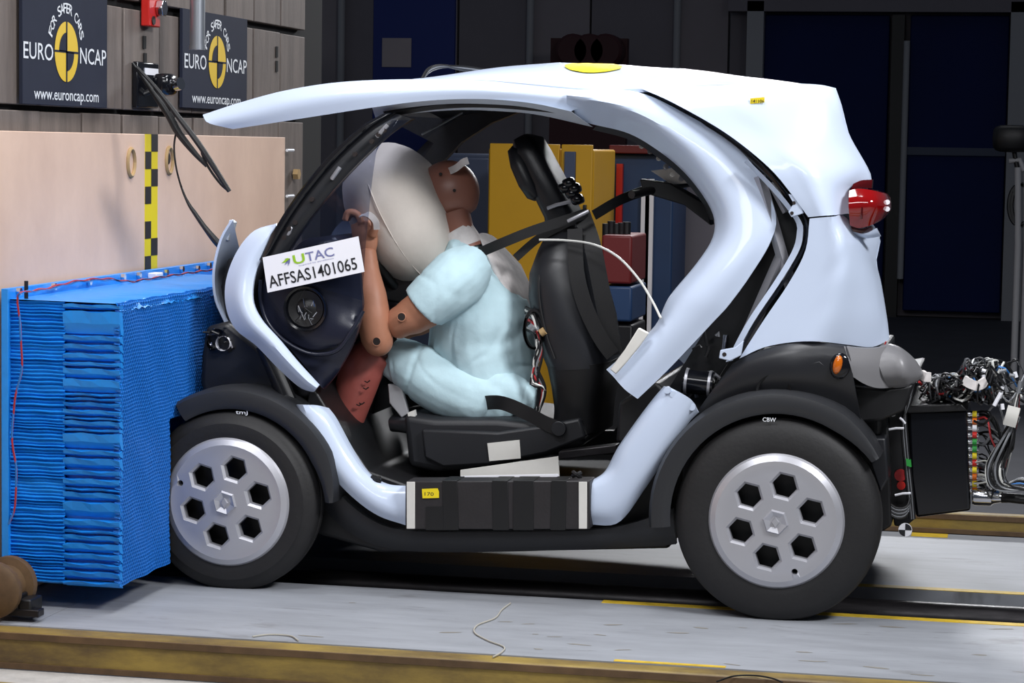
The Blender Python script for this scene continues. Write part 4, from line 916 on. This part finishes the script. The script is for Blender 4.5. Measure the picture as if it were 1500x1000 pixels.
# belts
def strap(name, pts, wd_, m, parent, n=24, tw=(0, 0, 1), th=.0025):
    P = cr(px3(pts), n); T = np.gradient(P, axis=0); T /= np.linalg.norm(T, axis=1)[:, None]
    V = []
    for p, t in zip(P, T):
        s = np.array(tw, float)-t*(np.array(tw)@t); s /= np.linalg.norm(s); q = np.cross(t, s)
        for a, b in ((-1, -1), (1, -1), (1, 1), (-1, 1)): V.append(p+s*a*wd_/2+q*b*th/2)
    Fs = [(i*4+j, i*4+(j+1) % 4, i*4+4+(j+1) % 4, i*4+4+j) for i in range(n) for j in range(4)]+[(0, 1, 2, 3), (n*4, n*4+1, n*4+2, n*4+3)]
    return mk(name, V, Fs, m, parent, smooth=40)
strap('seat_belt', [(700, 371, .44), (735, 356, .40), (780, 338, .40), (830, 322, .42), (860, 312, .45)], .030, 'belt', car)
strap('seat_belt', [(755, 378, .46), (785, 352, .47), (815, 334, .47), (845, 320, .47)], .024, 'belt', car)
strap('seat_belt', [(852, 312, .46), (868, 360, .40), (880, 420, .385), (890, 470, .385), (900, 520, .39)], .05, 'belt', car, tw=(1, 0, .2))
strap('seat_belt', [(842, 335, .40), (845, 400, .375), (858, 450, .37), (880, 495, .375), (898, 520, .38)], .045, 'belt', car, tw=(1, 0, .3))
strap('seat_belt', [(705, 590, .40), (735, 590, .345), (770, 604, .33), (800, 620, .315), (825, 630, .31)], .042, 'belt', car, tw=(-.3, 0, 1))
strap('seat_belt', [(870, 315, .45), (910, 292, .5), (950, 278, .6), (990, 270, .7)], .03, 'belt', car)
V, Fs = discg(at(818, 628, .305), (0, 1, 0), .022, .012, 20); mk('belt_anchor', V, Fs, 'satin', car, smooth=40, bevel=.002)
tube('belt_guide', px3([(832, 324, .395), (848, 316, .39), (862, 309, .40)]), .006, 'alu', car, ns=8)
tube('white_pull_cord', px3([(790, 351, .37), (830, 352, .36), (870, 358, .33), (905, 376, .28), (935, 408, .2), (955, 440, .12), (968, 466, .07)]), .0035, 'cablewhite', car, ns=6, n=40)
# ---- airbag and steering wheel
c = at(588, 313, CY); a1 = at(638, 412, CY)-at(542, 215, CY); a1 = a1/2*1.0; nA = np.cross(a1, (0, 1, 0)); nA = nA/np.linalg.norm(nA)
V, Fs = ellip(c, (a1, (0, .235, 0), nA*.150), 40, 24, .94)
V = np.array(V); d = np.array([noise.fractal(Vector(v*7), 1, 2, 3) for v in V]); rad = V-c; rad /= np.linalg.norm(rad, axis=1)[:, None]+1e-9; V = V+rad*(d*.006)[:, None]
V[:, 0] += 0
ab = mk('airbag', V, Fs, 'airbag', car, smooth=80, label='inflated off-white airbag in front of the dummy')
t = np.linspace(0, 2*math.pi, 60); V, Fs = tubeg([c+a1*1.003*math.cos(s)+np.array([0, .2355, 0])*math.sin(s) for s in t], .0022, 5); mk('airbag_seam', V, Fs, 'airbag', ab, smooth=60)
sw = empty('steering_wheel', c-nA*.2); sw.parent = car; sw.location = tuple(OFF[sw]-OFF[car])
c2 = at(560, 355, CY); e1 = a1/np.linalg.norm(a1); 
V, Fs = tubeg([c2+e1*.17*math.cos(s)+np.array([0, .17, 0])*math.sin(s) for s in np.linspace(0, 2*math.pi, 49)], .014, 10); mk('rim', V, Fs, 'black', sw, smooth=60)
hubn = nA if nA[0] < 0 else -nA
V, Fs = tubeg([c2+hubn*.02, c2, c2-hubn*.03], .07, 16); mk('hub', V, Fs, 'black', sw, smooth=40, bevel=.006)
for s in (0, math.pi, 1.6, 4.7): tube('spoke', [c2, c2+(e1*math.cos(s)+np.array([0, 1, 0])*math.sin(s))*.165], .014, 'black', sw, ns=8)
tube('column', [c2, c2+hubn*.12, c2+hubn*.3+np.array([0, 0, -.12])], .04, 'maroon', sw, ns=14)
prism('column_cowl', [(575, 375), (612, 408), (600, 425), (590, 445), (548, 440), (545, 400)], .5, .5, .7, 'black', sw, bevel=.01)
# ================================================================== DUMMY
du = empty('crash_test_dummy', at(720, 612, CY), 'crash test dummy in pale blue shirt and trousers slumped into airbag', 'dummy')
def P(x, y, Y): return at(x, y, Y)
# head: skull cap facing the airbag
hc = P(655, 285, CY); V, Fs = ellip((0, 0, 0), ((1, 0, 0), (0, 1, 0), (0, 0, 1)), 32, 20)
V = np.array(V)
W = []
for x, y, z in V:
    # local: -x is the face; longer front-back, narrow sides, chin pulled down and forward
    xx = x*.098; yy = y*.076; zz = z*.105
    if z < -.1: xx -= .016*(-z); xx *= 1-.10*max(0, -z-.3); yy *= 1-.22*max(0, -z-.2)
    if x > 0 and z < 0: xx *= 1-.22*(-z)
    if x < -.6 and abs(y) < .35 and -.35 < z < .12: xx -= .016*(1-abs(y)/.35)
    W.append((xx, yy, zz))
an = math.radians(-25); W = np.array(W); Wr = W.copy(); Wr[:, 0] = W[:, 0]*math.cos(an)-W[:, 2]*math.sin(an); Wr[:, 2] = W[:, 0]*math.sin(an)+W[:, 2]*math.cos(an)
hd = mk('head', Wr+hc, Fs, 'head', du, smooth=80)
def hp(x, y, z):
    v = np.array([x, y, z]); return hc+np.array([v[0]*math.cos(an)-v[2]*math.sin(an), v[1], v[0]*math.sin(an)+v[2]*math.cos(an)])
for q in ((.03, -.072, .03), (-.03, -.069, .055), (.05, -.062, -.04)): V, Fs = discg(hp(*q), (.1, -1, 0), .005, .006, 8); mk('screw_hole', V, Fs, 'hole', hd)
for s in (-1, 1):
    V, Fs = ellip(hp(-.085, s*.032, .01), ((.008, 0, 0), (0, .014, 0), (0, 0, .008)), 10, 6); mk('eye_socket', V, Fs, 'hole', hd, smooth=60)
V, Fs = ellip(hp(-.088, 0, -.062), ((.008, 0, 0), (0, .024, 0), (0, 0, .006)), 12, 6); mk('mouth', V, Fs, 'hole', hd, smooth=60)
strap('torn_tape', [(655, 252, .56), (668, 246, .52), (678, 238, .50), (686, 235, .50)], .022, 'whitecloth', du, 10)
tube('neck', [P(664, 310, .58), P(672, 335, .58), P(682, 365, .58)], [.05, .045, .06], 'head', du, ns=16, n=8)
V, Fs = tubeg([P(668, 338, .58), P(676, 352, .58), P(680, 362, .58)], [.052, .056, .06], 18); mk('neck_collar', V, Fs, 'whitecloth', du, smooth=50)
# shirt: torso and both sleeves as one surface
def loft(sec, ns=24):
    V = []
    for (x, y, hx, hy, tilt, cyy) in sec:
        c = at(x, y, cyy); d = at(x+hx*math.cos(math.radians(tilt)), y+hx*math.sin(math.radians(tilt)), cyy)-c
        for j in range(ns):
            t = 2*math.pi*j/ns; V.append(c+d*math.cos(t)+np.array([0, hy, 0])*math.sin(t))
    k = len(sec); Fs = [(i*ns+j, i*ns+(j+1) % ns, (i+1)*ns+(j+1) % ns, (i+1)*ns+j) for i in range(k-1) for j in range(ns)]+[tuple(range(ns)), tuple((k-1)*ns+j for j in range(ns))]
    return V, Fs
g = MB()
g.add(*loft([(684, 347, 20, .07, 25, CY), (690, 362, 36, .13, 25, CY), (700, 388, 52, .185, 20, CY), (706, 425, 66, .205, 12, CY), (706, 465, 74, .215, 6, CY), (706, 505, 77, .21, 0, CY), (716, 545, 72, .2, -8, CY), (734, 580, 58, .195, -14, CY), (746, 598, 46, .18, -16, CY)]))
for Yd, s in ((.40, 1), (.80, -1)):
    g.add(*tubeg(cr([P(692, 388, Yd+.03*s), P(674, 404, Yd-.02*s), P(650, 425, Yd-.05*s), P(620, 452, Yd-.055*s)], 12), [.075, .09, .085, .078], 20))
sh = fuse('shirt', g, 'shirt', du, .006, 4, .0075, 5, 3.1)
V, Fs = loft([(716, 350, 14, .10, 40, .66), (740, 385, 22, .16, 30, .66), (757, 430, 22, .17, 15, .66), (762, 470, 17, .16, 8, .66), (764, 500, 10, .12, 5, .66)]); mk('back_padding', V, Fs, 'whitecloth', du, smooth=60)
# trousers
g = MB()
g.add(*loft([(742, 560, 44, .18, -15, CY), (748, 585, 46, .19, -10, CY), (745, 602, 36, .18, 0, CY)]))
for Yd in (.47, .73):
    g.add(*tubeg(cr([P(785, 585, Yd), P(755, 580, Yd), P(700, 580, Yd), P(650, 562, Yd), P(600, 535, Yd), P(572, 520, Yd)], 14), [.03, .084, .098, .092, .082, .062], 20))
tr = fuse('trousers', g, 'shirt', du, .006, 4, .0065, 5, 9.7)
# arms
def arm(pts, rad, name, **k): return tube(name, px3(pts), rad, 'skin', du, ns=18, n=14, **k)
for Yd, s, dx_, dy_ in ((.345, 1, 0, 0), (.855, -1, 6, 4)):
    g = MB(); g.add(*tubeg(cr(px3([(645+dx_, 434+dy_, Yd), (615+dx_, 456+dy_, Yd), (590+dx_, 470+dy_, Yd-.005*s), (578+dx_, 478+dy_, Yd-.005*s)]), 12), [.058, .062, .056, .038], 18)); g.add(*ellip(P(585+dx_, 472+dy_, Yd), ((.04, 0, .01), (0, .046, 0), (-.01, 0, .048)), 18, 12))
    ua = fuse('upper_arm', g, 'skin', du, .007, 4)
    g = MB(); Yf = Yd-.02*s
    g.add(*tubeg(cr(px3([(553, 500, Yf), (548, 470, Yf), (545, 435, Yf+.01*s), (541, 400, Yf+.03*s), (538, 365, Yf+.05*s)]), 16), [.048, .05, .044, .032, .026], 18)); g.add(*ellip(P(554, 500, Yf), ((.045, 0, 0), (0, .045, 0), (0, 0, .045)), 18, 12))
    fa = fuse('forearm', g, 'skin', du, .007, 4)
    if s > 0:
        for o, x, y, q, hole_y in ((ua, 588, 464, .012, Yd-.060), (fa, 551.5, 500, .012, Yf-.048)):
            V, Fs = discg(P(x, y, hole_y), (0, 1, 0), .0115, .012, 16); mk('joint_hole', V, Fs, 'hole', o, smooth=40)
            V, Fs = tubeg([P(x, y, hole_y)+np.array([.0125*math.cos(t), .001, .0125*math.sin(t)]) for t in np.linspace(0, 6.2832, 21)], .002, 5); mk('joint_rim', V, Fs, 'skin', o, smooth=60)
    # hand gripping upward: palm, four curled fingers, thumb
    Yh = Yf+.05*s; g = MB()
    g.add(*tubeg(cr(px3([(538, 372, Yh), (537, 356, Yh), (533, 338, Yh), (530, 325, Yh)]), 8), [.025, .035, .040, .034], 14, flat=.7, axis=(1, 0, 0)))
    for k in range(4):
        yo = Yh-.030+.02*k; L = (1, 1.1, 1.05, .85)[k]
        b = P(529, 327, yo); f = [b, b+np.array([-.012, 0, .026*L]), b+np.array([-.038*L, 0, .030*L]), b+np.array([-.048*L, 0, .006])]
        g.add(*tubeg(cr(f, 10), [.0105, .0098, .009, .0075], 8))
    b = P(545, 345, Yh-.02*s); g.add(*tubeg(cr([b, b+np.array([.012, -.012*s, .025]), b+np.array([.006, -.016*s, .05]), b+np.array([-.012, -.016*s, .062])], 10), [.015, .012, .010, .0085], 10))
    fuse('hand', g, 'skin', du, .0035, 3)
strap('hand_tape', [(528, 316, .325), (540, 314, .315), (550, 324, .31), (552, 336, .32)], .018, 'whitecloth', du, 12, tw=(1, 0, .4))
# lower legs and feet
for Yd in (.43, .73):
    g = MB()
    g.add(*tubeg(cr(px3([(556, 512, Yd), (536, 530, Yd), (522, 565, Yd), (508, 610, Yd), (496, 650, Yd)]), 16), [.055, .066, .062, .055, .042], 18))
    lg = fuse('lower_leg', g, 'shin', du, .008, 4)
    if Yd < .6:
        for x, y in ((530, 592), (526, 594), (518, 632), (536, 570), (538, 560)):
            tube('skin_crack', px3([(x-4, y-2, Yd-.066), (x, y, Yd-.066), (x+4, y-3, Yd-.064)]), .002, 'hole', lg, ns=4)
    g = MB(); g.add(*tubeg(cr(px3([(503, 645, Yd), (490, 664, Yd), (465, 664, Yd), (440, 650, Yd)]), 10), [.045, .048, .045, .03], 14)); fuse('shoe', g, 'black', du, .008, 4)
# sensor cables leaving the dummy's back
for k in range(9):
    y0 = 450+k*4; cm = ('cable', 'cablewhite', 'cable', 'cablegrey', 'cablered', 'cable')[k % 6]
    tube('sensor_cable', px3([(770, y0, .42+.01*k), (784+rs.uniform(-4, 4), y0+10, .40), (790+rs.uniform(-5, 5), 500+k*3, .395), (782+rs.uniform(-6, 6), 530+k*4, .39), (794+rs.uniform(-5, 5), 570, .40), (788, 606, .42)]), .0045, cm, du, ns=6, n=24)
V, Fs = tubeg([P(782+14*math.cos(t), 482+28*math.sin(t), .395) for t in np.linspace(0, 2*math.pi*1.6, 40)], .006, 6); mk('sensor_cable', V, Fs, 'cable', du, smooth=60)
tube('cable_plug', px3([(792, 488, .38), (798, 484, .38)]), .012, 'wood', du, ns=10); tube('cable_plug', px3([(778, 482, .38), (782, 478, .38)]), .014, 'steel', du, ns=10)
# things under the dummy's knees
V, Fs = prismg([(568, 562), (588, 566), (598, 605), (588, 612), (570, 590)], .42, .42, .44); mk('pedal_plate', V, Fs, 'frame', car, bevel=.003)
V, Fs = prismg([(598, 604), (608, 600), (610, 612), (600, 614)], .36, .35, .37); mk('seat_latch', V, Fs, 'papergrey', car)
# ================================================================== WIPER torn off, hanging by its hose
wp = empty('wiper', P(330, 360, .35)); wp.parent = car; wp.location = tuple(OFF[wp]-OFF[car]); wp['label'] = 'black windscreen wiper flung up, hanging on its hose'
Yw = .35
tube('wiper_arm', px3([(194, 92, Yw), (215, 122, Yw), (245, 165, Yw), (262, 195, Yw), (285, 224, Yw), (303, 243, Yw)]), [.004, .007, .011, .013, .010, .006], 'black', wp, ns=8, n=24)
tube('wiper_blade', px3([(200, 98, Yw-.02), (228, 128, Yw-.02), (262, 172, Yw-.02), (292, 212, Yw-.02), (318, 252, Yw-.02), (336, 280, Yw-.02)]), [.005, .006, .008, .009, .009, .007], 'rubber', wp, ns=6, n=24)
tube('blade_spring', px3([(296, 215, Yw-.01), (296, 225, Yw-.01), (306, 246, Yw-.01), (322, 268, Yw-.01), (334, 279, Yw-.01)]), .004, 'black', wp, ns=6, n=16)
tube('arm_link', px3([(226, 128, Yw), (240, 150, Yw), (262, 172, Yw), (280, 196, Yw)]), .003, 'cable', wp, ns=6, n=12)
tube('washer_hose', px3([(258, 192, Yw), (255, 215, Yw), (258, 245, Yw), (266, 275, Yw), (276, 298, Yw), (286, 313, Yw), (300, 333, Yw), (318, 355, Yw), (332, 368, Yw)]), [.003, .003, .003, .003, .004, .007, .008, .011, .012], 'cable', wp, ns=8, n=40)
# ================================================================== REAR INSTRUMENT BOX AND CABLES
db = empty('data_recorder', P(1376, 756, .35), 'black data recorder box with rows of coloured plugs behind the car', 'recorder')
prism('case', [(1330, 602), (1416, 600), (1422, 748), (1342, 758), (1334, 700)], .3, .3, .85, 'blackgloss', db, bevel=.008)
prism('lid', [(1326, 594), (1408, 590), (1418, 601), (1330, 605)], .29, .28, .87, 'black', db, bevel=.004)
prism('mount_frame', [(1298, 588), (1326, 590), (1334, 640), (1340, 760), (1326, 772), (1310, 770), (1300, 700)], .32, .32, .85, 'black', db, bevel=.004)
cols = ['tapeyellow', 'red', 'green', 'orange', 'tapeyellow', 'green', 'paper', 'orange', 'tapeyellow', 'red']
rs = random.Random(41)
for r in range(12):
    for q in range(3):
        y = 606+r*10.2; Yq = .33+q*.09; c = P(1418+q*.5, y, Yq); pg = mk('plug', *tubeg([c, c+np.array([.012, 0, 0]), c+np.array([.03, 0, 0])], [.0085, .0085, .006], 10), 'chrome', db, smooth=40)
        mk('plug_sleeve', *tubeg([c+np.array([.012, 0, 0]), c+np.array([.024, 0, 0])], .0095, 10), cols[(r*3+q*2) % 10], pg, smooth=40)
V, Fs = tubeg(px3([(1424, 728, .32), (1428, 728, .32), (1452, 728.5, .32), (1456, 728.5, .32), (1470, 729, .32)]), [.02, .024, .024, .018, .012], 16); mk('main_connector', V, Fs, 'chrome', db, smooth=30)
tube('main_cable', px3([(1468, 729, .32), (1490, 730, .3), (1530, 740, .3), (1560, 790, .3), (1600, 880, .28), (1700, 900, .26)]), .014, 'cable', db, ns=10, n=24)
# markers and vertical harness on the frame
for x, y, r, m in ((1305, 596, .016, 'red'), (1305, 596, .011, 'chrome'), (1319, 696, .017, 'cablered'), (1320, 711, .012, 'red'), (1308, 606, .008, 'paper')):
    V, Fs = discg(P(x, y, .312-(.01 if m == 'chrome' else 0)), (0, 1, 0), r, .012, 14); mk('marker', V, Fs, m, db, smooth=40)
for k in range(6):
    tube('harness_wire', px3([(1342-k*2, 560, .28), (1333-k*1.5, 590, .28), (1322+k, 620, .285), (1325+k*1.2, 670, .285), (1330+k*1.2, 720, .285), (1334+k, 760, .285)]), .0045, ('cable', 'cablegrey', 'cable')[k % 3], db, ns=6, n=20)
for k in range(7):
    tube('harness_wire', px3([(1300, 735+k*2.5, .27), (1314, 744+k*2.5, .262), (1328, 742+k*2, .265), (1333, 730, .28)]), .004, ('cable', 'cablegrey')[k % 2], db, ns=6, n=12)
for (x0, y0, x1, y1) in ((1301, 629, 1324, 627), (1311, 725, 1334, 722), (1318, 612, 1326, 620)): tube('cable_tie', px3([(x0, y0, .27), ((x0+x1)/2, (y0+y1)/2-1, .268), (x1, y1, .272)]), .0035, 'paper', db, ns=6)
prism('green_tape', [(1327, 672), (1334, 674), (1335, 684), (1328, 682)], .27, .27, .29, 'green', db)
V, Fs = discg(P(1326, 776, .26), (0, 1, 0), .019, .006, 20); tg = mk('quadrant_target', V, Fs, 'paper', db)
for a0 in (0, math.pi): 
    V = [tuple(P(1326, 776, .259))]+[tuple(P(1326, 776, .259)+np.array([.018*math.cos(a0+t), 0, .018*math.sin(a0+t)])) for t in np.linspace(0, math.pi/2, 7)]; mk('dark_quarter', V, [tuple(range(8))], 'ink', tg)
# tangle of measuring cables
tang = MB(); tang2 = MB(); tang3 = MB(); bl_ = MB(); rd_ = MB()
for k in range(150):
    r = rs.random(); t = (tang, tang, tang2, tang, tang, tang3, tang)[k % 7] if k % 17 else (bl_, rd_)[(k//17) % 2]
    if k < 80:   # loops above the box
        x0 = rs.uniform(1345, 1400); pts = [(x0, rs.uniform(552, 598), rs.uniform(.3, .6))]
        xx = x0
        for j in range(rs.randint(3, 6)): xx += rs.uniform(-6, 38); pts.append((min(xx, 1540), rs.uniform(525, 592) if xx > 1410 else rs.uniform(548, 592), rs.uniform(.24, .62)))
    elif k < 120:  # from plugs round into the hanging bundle
        y = 606+10.2*rs.randint(0, 11); q = rs.uniform(.3, .55); b = rs.uniform(0, 1)
        pts = [(1427, y, q), (1440+rs.uniform(0, 8), y+rs.uniform(-6, 8), q-.03), (1460+rs.uniform(-8, 8), y+rs.uniform(-14, 30), q-.05), (1472+rs.uniform(-5, 10), 640+b*30, .28), (1482+b*8, 612+b*4, .27), (1492, 575, .28)]
    else:  # heavy drooping bundle
        b = rs.uniform(0, 1); pts = [(1488+rs.uniform(-4, 6), 610, .27+rs.uniform(-.01, .02)), (1462+b*20, 650, .26+rs.uniform(-.02, .03)), (1444+b*28, 685, .25), (1452+b*26, 715-b*8, .25), (1490+b*10, 712+rs.uniform(-12, 6), .26), (1530, 690+b*40, .27)]
    t.add(*tubeg(cr(px3(pts), 28), rs.uniform(.0022, .0040), 5))
for g, m, nm in ((tang, 'cable', 'black_cable_tangle'), (tang2, 'cablegrey', 'grey_cable_tangle'), (tang3, 'cablewhite', 'white_cable_tangle'), (bl_, 'cableblue', 'blue_cable_tangle'), (rd_, 'cablered', 'red_cable_tangle')):
    o = g.build(nm, m, db, smooth=60); o['kind'] = 'stuff'
strap('tape_wrap', [(1486, 596, .245), (1482, 610, .24), (1478, 622, .245)], .034, 'papergrey', db, 6, tw=(1, 0, .2), th=.02)
for x, y, x2, y2 in ((1412, 556, 1436, 566), (1426, 566, 1444, 558), (1350, 548, 1362, 552)): strap('tape_wrap', [(x, y, .26), ((x+x2)/2, (y+y2)/2+2, .25), (x2, y2, .26)], .026, 'whitecloth', db, 6, th=.01)
for k in range(10):
    c = P(rs.uniform(1440, 1500), rs.uniform(540, 600), rs.uniform(.24, .3)); d = np.array([rs.uniform(-.02, .02), 0, rs.uniform(-.03, .03)]); tube('cable_label', [c-d*.6, c, c+d*.6], .0055, 'paper' if k % 3 else 'cablegrey', db, ns=6)
# wires over the rear corner
for k in range(7):
    tube('corner_wire', px3([(1298+k, 500+k, .2), (1292+k*2, 520, .2), (1296+k*3, 545, .2), (1310+k*4, 560, .22), (1345, 556-k, .25)]), .003, ('cablered', 'cablegrey', 'cablewhite', 'cable')[k % 4], car, ns=5, n=16)
